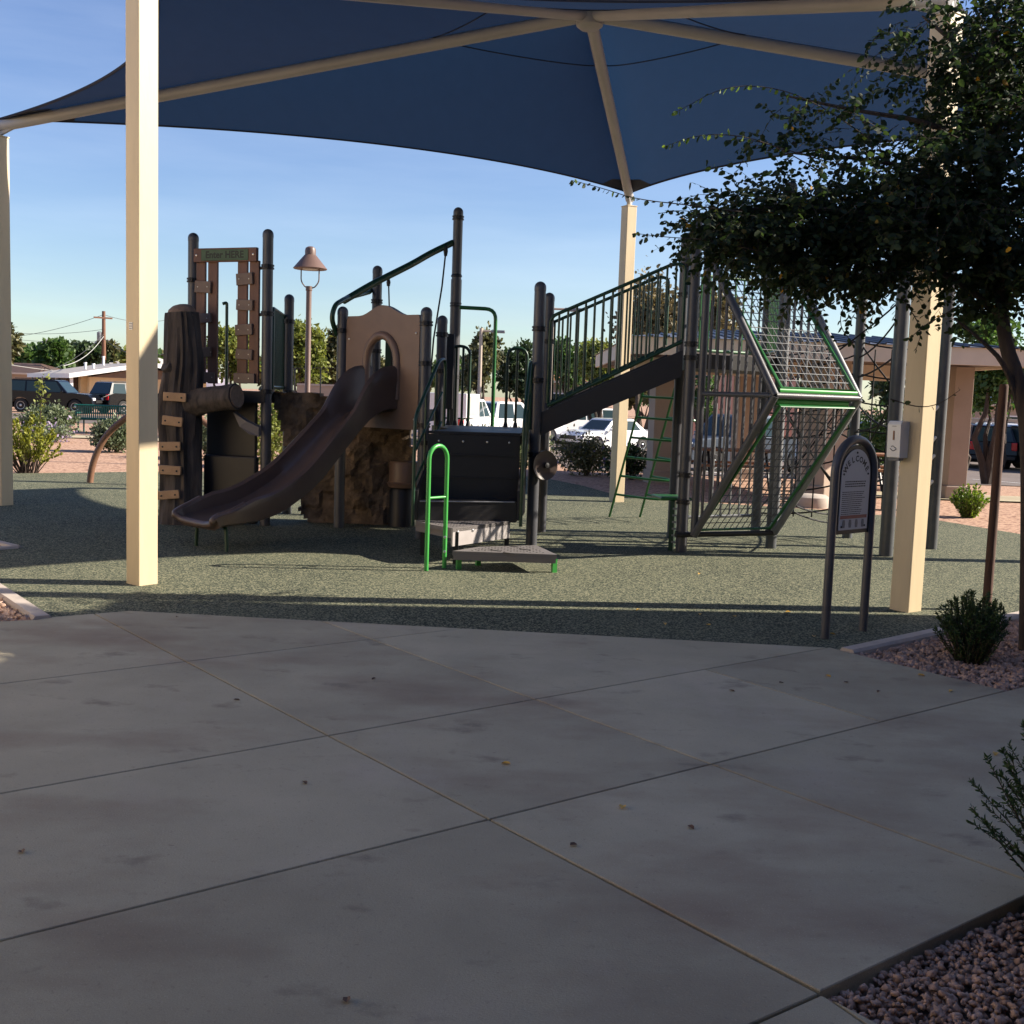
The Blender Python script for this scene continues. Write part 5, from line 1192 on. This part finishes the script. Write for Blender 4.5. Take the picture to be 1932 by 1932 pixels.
for s in (-1, 1): MB().tube(round_path([Vector((lx + .02 + s * .19, lY, zc_ + .03)), Vector((lx + .02 + s * .19, lY, zc_ - .26)), Vector((lx + .02 + s * .1, lY, zt_ - .02)), Vector((lx + .02 + s * .02, lY, zt_ - .04))], .12), .014, 6).build('bracket', 'lamp_brown', lamp)
def light_pole(px, pytop, Y, label, side_=1):
    b = wpos(px, 750, Y); z = at(px, pytop, Y).z; o = thing('parking_light', label, 'light pole', b)
    MB().lathe([(.11, -.1), (.07, z - b.z)], b, 10).build('pole', 'pole_tan', o)
    MB().tube([(b.x, Y, z - .12), (b.x + side_ * .5, Y, z - .12)], .04, 8).build('arm', 'pole_tan', o); MB().box((b.x + side_ * .75, Y, z - .13), (.62, .32, .12), bev=.03).build('lamp_head', 'galv', o)
light_pole(904, 619, 50, 'tan parking light pole with a flat head behind the green hoop rail'); light_pole(1036, 576, 40, 'parking light whose flat head shows past the ramp posts')
uY = 100; ub = wpos(196, 690, uY); utop = at(194.5, 587, uY).z
up_ = thing('utility_pole', 'brown wooden utility pole with wires behind the white-roofed house', 'utility pole', ub)
MB().lathe([(.22, -.1), (.15, utop)], (ub.x, uY, 0), 10).build('pole', 'pole_wood', up_)
MB().box((ub.x, uY - .15, utop - .6), (1.6, .12, .14), R(35)).build('crossarm', 'pole_wood', up_)
MB().lathe([(.2, 0), (.22, .1), (.22, .7), (.1, .8)], (ub.x - .35, uY - .1, utop - 2.6), 10).build('transformer', 'galv', up_)
k = 0
for (za, x1, y1, Y1, sag, r, m) in ((utop - .3, -60, 640, 110, .6, .02, 'wire'), (utop - .3, 330, 600, 110, .5, .02, 'wire'), (utop - 1.6, -60, 615, 120, .6, .018, 'wire'), (utop - 2.6, -60, 625, 120, .5, .018, 'wire'), (utop - 2.4, 310, 668, 70, .6, .025, 'wire'), (utop - 2.2, 120, 690, 78, .5, .03, 'wire_light'), (utop - 2.0, 90, 700, 79, .4, .02, 'wire'), (utop - 5.5, -60, 673, 90, .3, .03, 'wire_light'), (utop - 5.5, 320, 682, 110, .3, .025, 'wire')):
    a = Vector((ub.x, uY, za)); b = at(x1, y1, Y1); pts = [a.lerp(b, i / 14) - Vector((0, 0, sag * 4 * (i / 14) * (1 - i / 14))) for i in range(15)]
    MB().tube(pts, r, 4).build('cable', m, up_)
pts = [at(-40, 600, 130).lerp(at(700, 640, 130), i / 20) - Vector((0, 0, .8 * 4 * (i / 20) * (1 - i / 20))) for i in range(21)]
# slim black frame seen behind the lamp
fY = 30.0; fo_ = thing('metal_frame', 'slim black metal frame of posts and a top rail behind the lamp post', 'fence', wpos(556, 740, fY))
for px in (517, 556, 605, 640): b = wpos(px, 700, fY); MB().tube([b, Vector((b.x, fY, at(px, 694, fY).z))], .02, 6).build('fence_post', 'steel_black', fo_)
MB().tube([at(500, 695, fY), at(645, 694, fY)], .012, 6).build('top_rail', 'steel_black', fo_)

# ------------------------------------------------------------------ walls and buildings
def wall(label, px0, px1, pytop, Y, m='wall_tan', th=.3, Y1=None):
    a = wpos(px0, 750, Y); b = wpos(px1, 750, Y1 or Y); z = at(px0, pytop, Y).z; d = (b - a); d.z = 0; nn = Vector((-d.y, d.x, 0)).normalized() * th
    base = min(a.z, b.z) - .2; o = thing('wall', label, 'wall', a)
    MB().prism([(a.x, a.y, base), (b.x, b.y, base), (b.x + nn.x, b.y + nn.y, base), (a.x + nn.x, a.y + nn.y, base)], (0, 0, z - base)).build('wall_body', m, o)
    MB().prism([(a.x - nn.x * .1, a.y - nn.y * .1, z + .003), (b.x - nn.x * .1, b.y - nn.y * .1, z + .003), (b.x + nn.x * 1.1, b.y + nn.y * 1.1, z + .003), (a.x + nn.x * 1.1, a.y + nn.y * 1.1, z + .003)], (0, 0, .06)).build('coping', 'kerb', o)
wall('lilac tan masonry wall behind the brown lamp post', 560, 660, 727, 34); wall('long tan block wall beyond the parked cars', 1500, 2100, 779, 62); wall('low tan wall behind the rubber ground under the gate', 300, 480, 800, 36, Y1=37)
hC = wpos(147, 750, 75); hr_ = Vector((.83, .55, 0)); hl_ = Vector((-.55, .83, 0)); U3 = Vector((0, 0, 1))
ho_ = thing('house', 'single-storey cream house with white fascia, carport and low grey roof', 'house', hC)
he, hrz = at(147, 708, 75).z, at(147, 708, 75).z + .95; z0_ = hC.z - .2
def hp(a, b, z): return hC + hr_ * a + hl_ * b + Vector((0, 0, z - hC.z))
MB().prism([hp(.5, 1.5, z0_), hp(9, 1.5, z0_), hp(9, 13, z0_), hp(.5, 13, z0_)], (0, 0, he - z0_)).build('wall', 'house_wall', ho_)
MB().prism([hp(.9, .7, z0_), hp(9, .7, z0_), hp(9, 1.49, z0_), hp(.9, 1.49, z0_)], (0, 0, he - .08 - z0_)).build('front_wall', 'house_wall', ho_)
MB().prism([hp(.9, .69, he - .08), hp(4.7, .69, hrz - .22), hp(9, .69, he - .08)], hl_ * 10).build('gable', 'board_grey', ho_)
rf = MB(); ov = .7
for s0, s1 in ((-ov, 4.75), (9 + ov, 4.75)):
    e_z = he - .04; q = [hp(s0, -ov, e_z), hp(s1, -ov, hrz), hp(s1, 14, hrz), hp(s0, 14, e_z)]; rf.prism(q, (0, 0, .10))
roof = rf.build('roof', 'roof_grey', ho_)
fa = MB()
for a, b in (((-ov, -ov - .03), (4.75, -ov - .03)), ((4.75, -ov - .03), (9 + ov, -ov - .03))):
    za = he - .2 if a[0] < 4 else hrz - .16; zb_ = hrz - .16 if b[0] < 5 else he - .2
    fa.prism([hp(a[0], a[1], za), hp(b[0], b[1], zb_), hp(b[0], b[1], zb_ + .30), hp(a[0], a[1], za + .30)], hl_ * .03)
fa.prism([hp(-ov - .03, -ov, he - .2), hp(-ov - .03, 14, he - .2), hp(-ov - .03, 14, he + .1), hp(-ov - .03, -ov, he + .1)], hr_ * .03); fa.build('fascia', 'house_trim', ho_)
MB().prism([hp(-.3, 2.2, z0_), hp(.45, 2.2, z0_), hp(.45, 13, z0_), hp(-.3, 13, z0_)], (0, 0, he - .15 - z0_)).build('carport_back', 'wood_dark', ho_)
for b_ in (-.2, 4.5, 9.5, 13.4): c = hp(-.45, b_, 0); MB().box((c.x, c.y, (z0_ + he - .05) / 2), (.18, .18, he - .05 - z0_), math.atan2(hr_.y, hr_.x)).build('carport_post', 'house_trim', ho_)
wf = MB(); wz = 1.05
for x0, x1, z0, z1 in ((3.1, 4.9, .75, .82), (3.1, 4.9, 1.72, 1.78), (3.1, 3.17, .82, 1.72), (4.83, 4.9, .82, 1.72), (3.97, 4.06, .82, 1.72)): wf.prism([hp(x0, .66, z0), hp(x1, .66, z0), hp(x1, .66, z1), hp(x0, .66, z1)], hl_ * .05)
wo_ = wf.build('window', 'house_trim', ho_)
for x0, x1 in ((3.18, 3.96), (4.07, 4.82)):
    MB().prism([hp(x0, .685, .83), hp(x1, .685, .83), hp(x1, .685, 1.71), hp(x0, .685, 1.71)], hl_ * .01).build('pane', 'car_glass', wo_)
for x in (4.32, 4.57): MB().prism([hp(x, .675, .83), hp(x + .025, .675, .83), hp(x + .025, .675, 1.71), hp(x, .675, 1.71)], hl_ * .008).build('muntin', 'house_trim', wo_)
MB().prism([hp(2.9, .6, .66), hp(5.1, .6, .66), hp(5.1, .6, .74), hp(2.9, .6, .74)], hl_ * .08).build('sill', 'house_trim', wo_)
for a, b, h in ((5.5, 6, 1.5), (1.6, 5, .55), (2.0, 4.3, .4), (3.8, 9, .7)): c = hp(a, b, 0); zr_ = he + (hrz - he) * min(1, a / 4.75); MB().lathe([(.09, zr_), (.09, zr_ + h), (.11, zr_ + h), (.11, zr_ + h + .1)], (c.x, c.y, 0), 10).build('vent_pipe', 'house_trim', roof)
def simple_house(label, px0, px1, pye, pyr, Y, wm, rm, depth=9):
    a, b = wpos(px0, 750, Y), wpos(px1, 750, Y); ze, zr_ = at(px0, pye, Y).z, at((px0 + px1) / 2, pyr, Y).z; z0 = min(a.z, b.z) - .3; o = thing('house', label, 'house', a)
    MB().prism([(a.x, Y, z0), (b.x, Y, z0), (b.x, Y + depth, z0), (a.x, Y + depth, z0)], (0, 0, ze - z0)).build('wall', wm, o)
    mx_ = (a.x + b.x) / 2; MB().prism([(a.x - .5, Y - .5, ze + .003), (b.x + .5, Y - .5, ze + .003), (b.x + .5, Y + depth + .5, ze + .003), (a.x - .5, Y + depth + .5, ze + .003)], (0, 0, .14)).build('eave', 'fascia', o)
    MB().add([(a.x - .45, Y - .45, ze + .15), (b.x + .45, Y - .45, ze + .15), (b.x + .45, Y + depth + .45, ze + .15), (a.x - .45, Y + depth + .45, ze + .15), (a.x + 1.5, Y + depth / 2, zr_), (b.x - 1.5, Y + depth / 2, zr_)], [(0, 1, 5, 4), (1, 2, 5), (2, 3, 4, 5), (3, 0, 4), (3, 2, 1, 0)]).build('roof', rm, o)
    n = max(2, int((b.x - a.x) / 4))
    for k in range(n):
        x = a.x + (b.x - a.x) * (k + .5) / n; w_ = MB().box((x, Y - .02, ze - 1.1), (1.3, .08, 1.0)).build('window', 'house_trim', o); MB().box((x, Y - .05, ze - 1.1), (1.12, .06, .84)).build('pane', 'car_glass', w_)
simple_house('brown hip-roofed house at the far end of the street', -60, 70, 703, 682, 96, 'wall_tan', 'wood_dark'); simple_house('pale grey block house behind the wooden utility pole', 196, 300, 690, 671, 116, 'roof_grey', 'roof_grey')
simple_house('far house with an orange tile roof behind the ramp', 1035, 1128, 722, 690, 70, 'wall_tan', 'tile_roof'); simple_house('pink stucco building seen through the cage climber', 1290, 1500, 655, 632, 66, 'wall_pink', 'metal_roof')
simple_house('low house with a blue grey roof beyond the parking wall', 1850, 2080, 765, 735, 74, 'wall_tan', 'car_grey')
# picnic shelter
ra = thing('picnic_shelter', 'tan picnic shelter with thick stucco columns and dark seamed metal roof', 'shelter', wpos(1400, 900, 23))
cols = [(1245, 907, 23.6, .5, 8), (1545, 943, 20.6, .62, 38), (1797, 938, 21.6, .36, 0), (1400, 890, 27.5, .5, 8)]
ez = at(1600, 678, 20.3).z
for px, py, Y, w_, rz in cols:
    b = wpos(px, py, Y); zt_ = ez - .02; o = MB().box((b.x, Y, (b.z + zt_) / 2 - .1), (w_, w_, zt_ - b.z + .2), R(rz), bev=.01).build('column', 'wall_tan', ra); MB().box((b.x, Y, b.z + .12), (w_ + .1, w_ + .1, .3), R(rz), bev=.02).build('plinth', 'wall_tan', o)
rx0, rx1, ry0, ry1 = at(1143, 665, 26).x, at(1905, 680, 20.5).x, 19.6, 28.4; zr_ = at(1600, 632, 24).z
MB().prism([(rx0, ry0, ez), (rx1, ry0, ez), (rx1, ry1, ez), (rx0, ry1, ez)], (0, 0, .16)).build('ceiling', 'wood_dark', ra)
fo2 = MB()
for a, b in (((rx0 - .03, ry0 - .03), (rx1 + .03, ry0 - .03)), ((rx0 - .03, ry1 + .03), (rx1 + .03, ry1 + .03)), ((rx0 - .03, ry0), (rx0 - .03, ry1)), ((rx1 + .03, ry0), (rx1 + .03, ry1))):
    c = ((a[0] + b[0]) / 2, (a[1] + b[1]) / 2, ez + .09); fo2.box(c, (abs(b[0] - a[0]) + .06, abs(b[1] - a[1]) + .06, .30))
fo2.build('fascia', 'fascia', ra)
ym = (ry0 + ry1) / 2; rv = [(rx0 - .1, ry0 - .1, ez + .245), (rx1 + .1, ry0 - .1, ez + .245), (rx1 + .1, ry1 + .1, ez + .245), (rx0 - .1, ry1 + .1, ez + .245), (rx0 + 2.2, ym, zr_), (rx1 - 2.2, ym, zr_)]
ro_ = MB().add(rv, [(0, 1, 5, 4), (1, 2, 5), (2, 3, 4, 5), (3, 0, 4), (3, 2, 1, 0)]).build('roof', 'metal_roof', ra)
nse = 24
for k in range(1, nse):
    x = rx0 + (rx1 - rx0) * k / nse; t = min(1, (x - rx0) / 2.2, (rx1 - x) / 2.2); MB().tube([(x, ry0 - .1, ez + .26), (x, ry0 - .1 + (ym - ry0 + .1) * t, ez + .26 + (zr_ - ez - .245) * t)], .02, 4, smooth=False).build('seam', 'metal_roof', ro_)
for Y in (22.3, 25.5): MB().box(((rx0 + rx1) / 2, Y, ez - .12), (rx1 - rx0 - .6, .2, .22)).build('beam', 'fascia', ra)
# boulder-like seat base and picnic table
qb = wpos(1530, 950, 18.9); tag(MB().lathe([(.30, -.1), (.33, .05), (.31, .17), (.24, .21), (.02, .215)], qb, 20).build('stone_seat', 'kerb', origin=qb), 'low rounded tan concrete seat behind the rope net', 'seat')
def picnic(px, Y, label):
    b = wpos(px, 880, Y); o = thing('picnic_table', label, 'table', b)
    for k in range(5): MB().box((b.x, Y - .32 + k * .16, b.z + .75), (1.8, .14, .045)).build('top_plank', 'table_brown', o)
    for s in (-1, 1): MB().box((b.x, Y + s * .72, b.z + .45), (1.8, .26, .045)).build('seat', 'table_brown', o); MB().tube([(b.x + s * .6, Y - .7, b.z), (b.x + s * .6, Y - .25, b.z + .72)], .03, 8).tube([(b.x + s * .6, Y + .7, b.z), (b.x + s * .6, Y + .25, b.z + .72)], .03, 8).tube([(b.x + s * .6, Y - .75, b.z + .42), (b.x + s * .6, Y + .75, b.z + .42)], .03, 8).build('leg_frame', 'steel_black', o)
picnic(1385, 23.4, 'brown slatted picnic table under the shelter behind the cage climber'); picnic(1700, 23.8, 'brown picnic table under the shelter behind the welcome sign')
# bench
bY = 38.2; b0 = wpos(141, 806, bY); b1 = wpos(252, 806, bY); bo2 = thing('park_bench', 'dark green slatted steel park bench by the sage bushes', 'bench', b0)
zt_ = at(150, 764, bY).z; zs = at(150, 790, bY).z; L = b1.x - b0.x
MB().tube([(b0.x, bY, zt_), (b1.x, bY, zt_)], .03, 8).tube([(b0.x, bY, zs + .02), (b1.x, bY, zs + .02)], .03, 8).build('back_frame', 'bench_green', bo2)
for k in range(1, 28): x = b0.x + L * k / 28; MB().box((x, bY, (zt_ + zs) / 2), (.042, .012, zt_ - zs)).build('slat', 'bench_green', bo2)
MB().box(((b0.x + b1.x) / 2, bY + .28, zs - .02), (L, .5, .04)).build('seat', 'bench_green', bo2)
for x in (b0.x + .12, b1.x - .12): MB().tube([(x, bY, b0.z), (x, bY, zs), (x, bY + .5, zs - .02), (x, bY + .5, b0.z)], .03, 8).build('leg', 'bench_green', bo2)
MB().tube([(b0.x + .03, bY, zs), (b0.x + .03, bY - .02, zs + .2), (b0.x + .03, bY + .5, zs + .2)], .025, 8).build('armrest', 'bench_green', bo2)

# ------------------------------------------------------------------ vehicles
def car(label, loc_, head, kind, paint, wm='car_glass', name=None, box=False):
    """local x forward, y left; built in world space from loc_ (ground centre) and heading vector"""
    hx, hy = head; l_ = math.hypot(hx, hy); X = Vector((hx / l_, hy / l_, 0)); Yv = Vector((-X.y, X.x, 0)); loc_ = Vector(loc_)
    def W(x, y, z): return loc_ + X * x + Yv * y + Vector((0, 0, z))
    o = thing(name or {'sedan': 'parked_car', 'suv': 'parked_suv', 'pickup': 'pickup_truck'}[kind], label, {'sedan': 'car', 'suv': 'suv', 'pickup': 'truck'}[kind], loc_, 'vehicles parked round the playground')
    S = {'sedan': dict(L=4.6, w=.89, belt=.92, roof=1.45, hood=(2.25, .70, .93), boot=(-2.3, .95, .98), cab=(.95, .30, -.95, -1.6), wb=(1.38, -1.35), r=.32, cl=.2),
         'suv': dict(L=4.9, w=.95, belt=1.10, roof=1.78, hood=(2.4, .85, 1.12), boot=(-2.42, 1.1, 1.12), cab=(1.05, .45, -2.05, -2.36), wb=(1.45, -1.45), r=.38, cl=.26),
         'pickup': dict(L=5.7, w=.98, belt=1.15, roof=1.88, hood=(2.8, .95, 1.17), boot=(-2.85, 1.1, 1.1), cab=(1.15, .55, -.75, -1.0), wb=(1.85, -1.75), r=.40, cl=.30)}[kind]
    w_ = S['w']; fx, fz, hz = S['hood']; bx_, bz_, b2 = S['boot']; c0, c1, c2, c3 = S['cab']; cl = S['cl']; bl = S['belt']
    prof = [(bx_, cl + .12), (bx_ - .04, cl + .35), (bx_ + .02, bz_), (bx_ + .1, b2), (c3, bl), (c0, bl), (c0 + .25, hz), (fx - .25, hz - .07), (fx - .03, fz), (fx + .03, cl + .3), (fx - .04, cl + .08)]
    bot = []
    for wx in S['wb']:
        ra_ = S['r'] + .07; bot += [(wx + ra_ * math.cos(a), S['r'] + ra_ * math.sin(a)) for a in [i * math.pi / 8 for i in range(9)] if S['r'] + ra_ * math.sin(a) > cl]
        bot.append((wx - ra_ - .01, cl))
    poly = prof + [(fx - .1, cl)] + bot
    bm = bmesh.new(); n = len(poly)
    v0 = [bm.verts.new(W(x, -w_, z)) for x, z in poly]; v1 = [bm.verts.new(W(x, w_, z)) for x, z in poly]
    bm.faces.new(v0[::-1]); bm.faces.new(v1); es = []
    for i in range(n):
        bm.faces.new((v0[i], v0[(i + 1) % n], v1[(i + 1) % n], v1[i]))
    bm.edges.ensure_lookup_table()
    eb = [e for e in bm.edges if any(len(f.verts) > 4 for f in e.link_faces) and max(poly[(v0 if v in v0 else v1).index(v)][1] for v in e.verts) > cl + .3 and all((v0 if v in v0 else v1).index(v) < len(prof) for v in e.verts)]
    bmesh.ops.bevel(bm, geom=eb, offset=.07, segments=3, affect='EDGES', profile=.6)
    bmesh.ops.recalc_face_normals(bm, faces=bm.faces[:]); bm.verts.index_update()
    mb = MB(); mb.add([v.co.copy() for v in bm.verts], [[v.index for v in f.verts] for f in bm.faces], False); bm.free(); body = mb.build('body', paint, o)
    if kind == 'pickup': MB().prism([W(-2.7, -w_ + .12, 1.103), W(-1.1, -w_ + .12, 1.153), W(-1.1, w_ - .12, 1.153), W(-2.7, w_ - .12, 1.103)], (0, 0, .004)).build('bed', 'trim_black', body)
    wr = w_ - .22; zr = S['roof']; wb_ = w_ - .05
    cab = [(c0, bl - .02, wb_), (c1, zr - .03, wr), (c1 - .2, zr, wr), (c2 + .15, zr, wr), (c2, zr - .04, wr), (c3, bl - .02, wb_)]
    mb = MB(); nC = len(cab); mb.add([W(x, -y, z) for x, z, y in cab] + [W(x, y, z) for x, z, y in cab], [list(range(nC))[::-1], list(range(nC, 2 * nC))] + [(i, (i + 1) % nC, nC + (i + 1) % nC, nC + i) for i in range(nC)])
    mb.build('cabin', paint, o)
    def yz(z): return wb_ + (wr - wb_) * (z - bl + .02) / (zr - bl)
    zt, zb2 = zr - .09, bl + .04
    spans = {'sedan': ((c0 - .28, c1 - .1, -.28, -.28), (-.36, -.36, c3 + .35, c2 + .05)), 'suv': ((c0 - .3, c1 - .08, -.2, -.2), (-.28, -.28, -1.15, -1.15), (-1.25, -1.25, c3 + .22, c2 + .1)), 'pickup': ((c0 - .3, c1 - .1, .12, .12), (.03, .03, c3 + .2, c2 + .1))}[kind]
    for s in (-1, 1):
        for (xb0, xt0, xb1, xt1) in spans:
            q = [W(xb0, s * (yz(zb2) + .004), zb2), W(xt0, s * (yz(zt) + .004), zt), W(xt1, s * (yz(zt) + .004), zt), W(xb1, s * (yz(zb2) + .004), zb2)]
            MB().prism(q, Yv * s * .006).build('window', wm, o)
    for (xb, xt, sg, nm) in ((c0, c1, 1, 'windscreen'), (c3, c2, -1, 'rear_window')):
        nrm = Vector((zr - bl, 0, (xb - xt) * sg)).normalized(); off = .005 * sg
        xm = lambda z: xb + (xt - xb) * (z - bl + .02) / (zr - bl - .02)
        q = [W(xm(zb2) + off, -yz(zb2) + .1, zb2), W(xm(zb2) + off, yz(zb2) - .1, zb2), W(xm(zt) + off, yz(zt) - .06, zt), W(xm(zt) + off, -yz(zt) + .06, zt)]
        MB().prism(q, X * .008 * sg).build(nm, wm, o)
    for wx in S['wb']:
        for s in (-1, 1):
            c = W(wx, s * (w_ - .13), S['r']); wh = MB().lathe([(.2, -.11), (S['r'] - .03, -.11), (S['r'], -.07), (S['r'], .08), (S['r'] - .03, .11), (S['r'] * .62, .115)], c, 20, Yv * s).build('wheel', 'tyre', o)
            MB().lathe([(S['r'] * .6, .1), (S['r'] * .58, .118), (S['r'] * .25, .10), (.05, .122)], c, 14, Yv * s).build('rim', 'rim', wh)
    for s in (-1, 1):
        MB().box(W(fx - .03, s * (w_ - .24), fz - .04), (.12, .36, .15), M=Matrix((X, Yv, U3)).transposed(), bev=.03).build('headlight', 'head_glass', o)
        MB().box(W(bx_ + .005, s * (w_ - .15), bz_ - .16), (.10, .22, .32), M=Matrix((X, Yv, U3)).transposed(), bev=.03).build('taillight', 'tail_red', o)
        MB().box(W(c0 - .25, s * (w_ + .09), bl + .06), (.12, .18, .13), M=Matrix((X, Yv, U3)).transposed(), bev=.03).build('mirror', paint, o)
    MB().box(W(fx + .03, 0, cl + .42), (.05, w_ * 1.1, .16), M=Matrix((X, Yv, U3)).transposed(), bev=.015).build('grille', 'trim_black', o)
    MB().box(W(fx + .03, 0, cl + .16), (.10, w_ * 1.8, .14), M=Matrix((X, Yv, U3)).transposed(), bev=.03).build('bumper', 'trim_black', o); MB().box(W(bx_ - .04, 0, cl + .22), (.10, w_ * 1.8, .16), M=Matrix((X, Yv, U3)).transposed(), bev=.03).build('bumper', 'trim_black' if kind != 'pickup' else 'chrome', o)
    MB().box(W(bx_ - .03, 0, bz_ - .25), (.03, .32, .16), M=Matrix((X, Yv, U3)).transposed()).build('licence_plate', 'white_plastic', o)
    if kind == 'suv':
        for s in (-1, 1): MB().tube([W(c1 - .3, s * (wr - .1), zr + .04), W(c2 + .2, s * (wr - .1), zr + .04)], .02, 6).build('roof_rail', 'trim_black', o)
    if box:
        MB().box(W(-1.85, 0, 1.62), (1.75, 2.0, .92), M=Matrix((X, Yv, U3)).transposed(), bev=.03).build('service_box', 'car_white', o)
        for s in (-1, 1): MB().box(W(-1.85, s * 1.004, 1.62), (1.5, .02, .7), M=Matrix((X, Yv, U3)).transposed()).build('box_door', 'roof_grey', o)
    return o
car('black suv parked side-on before the cream house', wpos(103, 770, 61), (1, .02), 'suv', 'car_black'); car('black suv with a red tail lamp partly hidden by the near left post', wpos(254, 768, 64), (.55, .84), 'suv', 'car_black')
car('dark car behind the black suv at the far left of the street', wpos(5, 766, 66), (1, .1), 'sedan', 'car_grey'); car('dark car seen past the trunk climber', wpos(330, 768, 66), (-1, .05), 'sedan', 'car_black')
car('white service truck with tall utility boxes behind the deck guard rail', wpos(872, 790, 45), (.25, .97), 'pickup', 'car_white', box=True, name='service_truck'); car('white pickup with a red tail lamp behind the green hoop rail', wpos(945, 795, 47.5), (.8, .6), 'pickup', 'car_white')
car('white suv facing the playground behind the deck post', wpos(985, 785, 56), (-.3, -.95), 'suv', 'car_white'); car('white sedan parked behind the olive bush and loop ladder', wpos(1145, 830, 49), (-.78, -.62), 'sedan', 'car_white')
car('white suv parked beyond the white sedan', wpos(1085, 800, 60), (-.9, -.4), 'suv', 'car_white'); car('dark grey pickup facing the cage climber bars', wpos(1392, 850, 37), (-.85, -.52), 'pickup', 'car_grey'); car('silver suv behind the rope net', wpos(1640, 850, 35), (-.85, -.5), 'suv', 'car_silver')
car('black suv seen from behind with a white plate beyond the stake', wpos(1838, 880, 47), (.12, 1), 'suv', 'car_black'); car('black suv side-on next to the tree trunk', wpos(1945, 885, 45), (-.35, .94), 'suv', 'car_black')
car('white suv behind the black suvs by the tan wall', wpos(1870, 840, 57), (.2, 1), 'suv', 'car_white'); car('white sedan by the tan block wall', wpos(1925, 840, 58.5), (.3, 1), 'sedan', 'car_white'); car('silver sedan in the row behind the shelter column', wpos(1800, 840, 54), (.2, 1), 'sedan', 'car_silver')
sgp = wpos(1813, 850, 48); so3 = thing('parking_sign', 'small white sign with red print on a post beyond the shelter column', 'sign', sgp); MB().tube([sgp, sgp + Vector((0, 0, 2.3))], .03, 6).build('sign_post', 'galv', so3)
MB().box(sgp + Vector((0, -.05, 2.05)), (.32, .02, .46)).build('sign_plate', 'paint_white', so3); MB().box(sgp + Vector((0, -.065, 2.12)), (.24, .01, .08)).box(sgp + Vector((0, -.065, 1.96)), (.24, .01, .05)).build('print', 'tail_red', so3)
# parking lines
for k in range(12):
    x = 3 + k * 3.0; pts = [(x, 32), (x + .1, 32), (x + .1, 36.5), (x, 36.5)]; struct(np_mesh('parking_line', [(a, b, gh(a, b) + .022) for a, b in pts], [(0, 1, 2, 3)], 'paint_white'))

# ------------------------------------------------------------------ fallen leaves and bits
fl = MB(); flv = LEAF.copy(); flv[:, 2] *= 2.2
lmf = bpy.data.meshes.new('fallen_leaf'); lmf.from_pydata([tuple(v) for v in flv], [], [tuple(f) for f in LEAFF]); lmf.materials.append(MATS['leaf_fallen'])
lmb = lmf.copy(); lmb.materials.clear(); lmb.materials.append(MATS['leaf_brown'])
def fallen(px, py, s_, me, label, group, z=.004):
    q = G(px, py); a = random.random() * 6.28; M = Matrix.Translation(Vector((q.x, q.y, z + s_ * .08))) @ Matrix.Rotation(a, 4, 'Z') @ Matrix.Rotation(random.uniform(-.15, .15), 4, 'X') @ Matrix.Scale(s_, 4)
    tag(inst('fallen_leaf', me, None, M), label, 'leaf', group)
for px, py in ((1557, 1275), (1798, 1304), (1731, 1275), (1880, 1422), (1173, 1528), (963, 1444)): fallen(px, py, .045, lmf, 'yellow fallen leaf lying on the grey concrete patio', 'yellow leaves on the concrete')
for px, py in ((1208, 1150), (1322, 1158), (1388, 1164), (1492, 1155), (1640, 1163), (1535, 1202), (1340, 1180), (1253, 1176), (1320, 1082), (1565, 1196)): fallen(px, py, .045, lmf, 'yellow fallen leaf lying on the green rubber ground', 'yellow leaves on the rubber', z=0.0)
for px, py in ((710, 1281), (572, 1476), (440, 1322), (43, 1612), (654, 1896), (1298, 1560), (1470, 1290), (333, 1166), (1375, 1304), (1600, 1290), (1075, 1598), (1660, 1305)): fallen(px, py, .035, lmb, 'brown curled leaf scrap lying on the grey concrete patio', 'brown leaf scraps on the concrete')
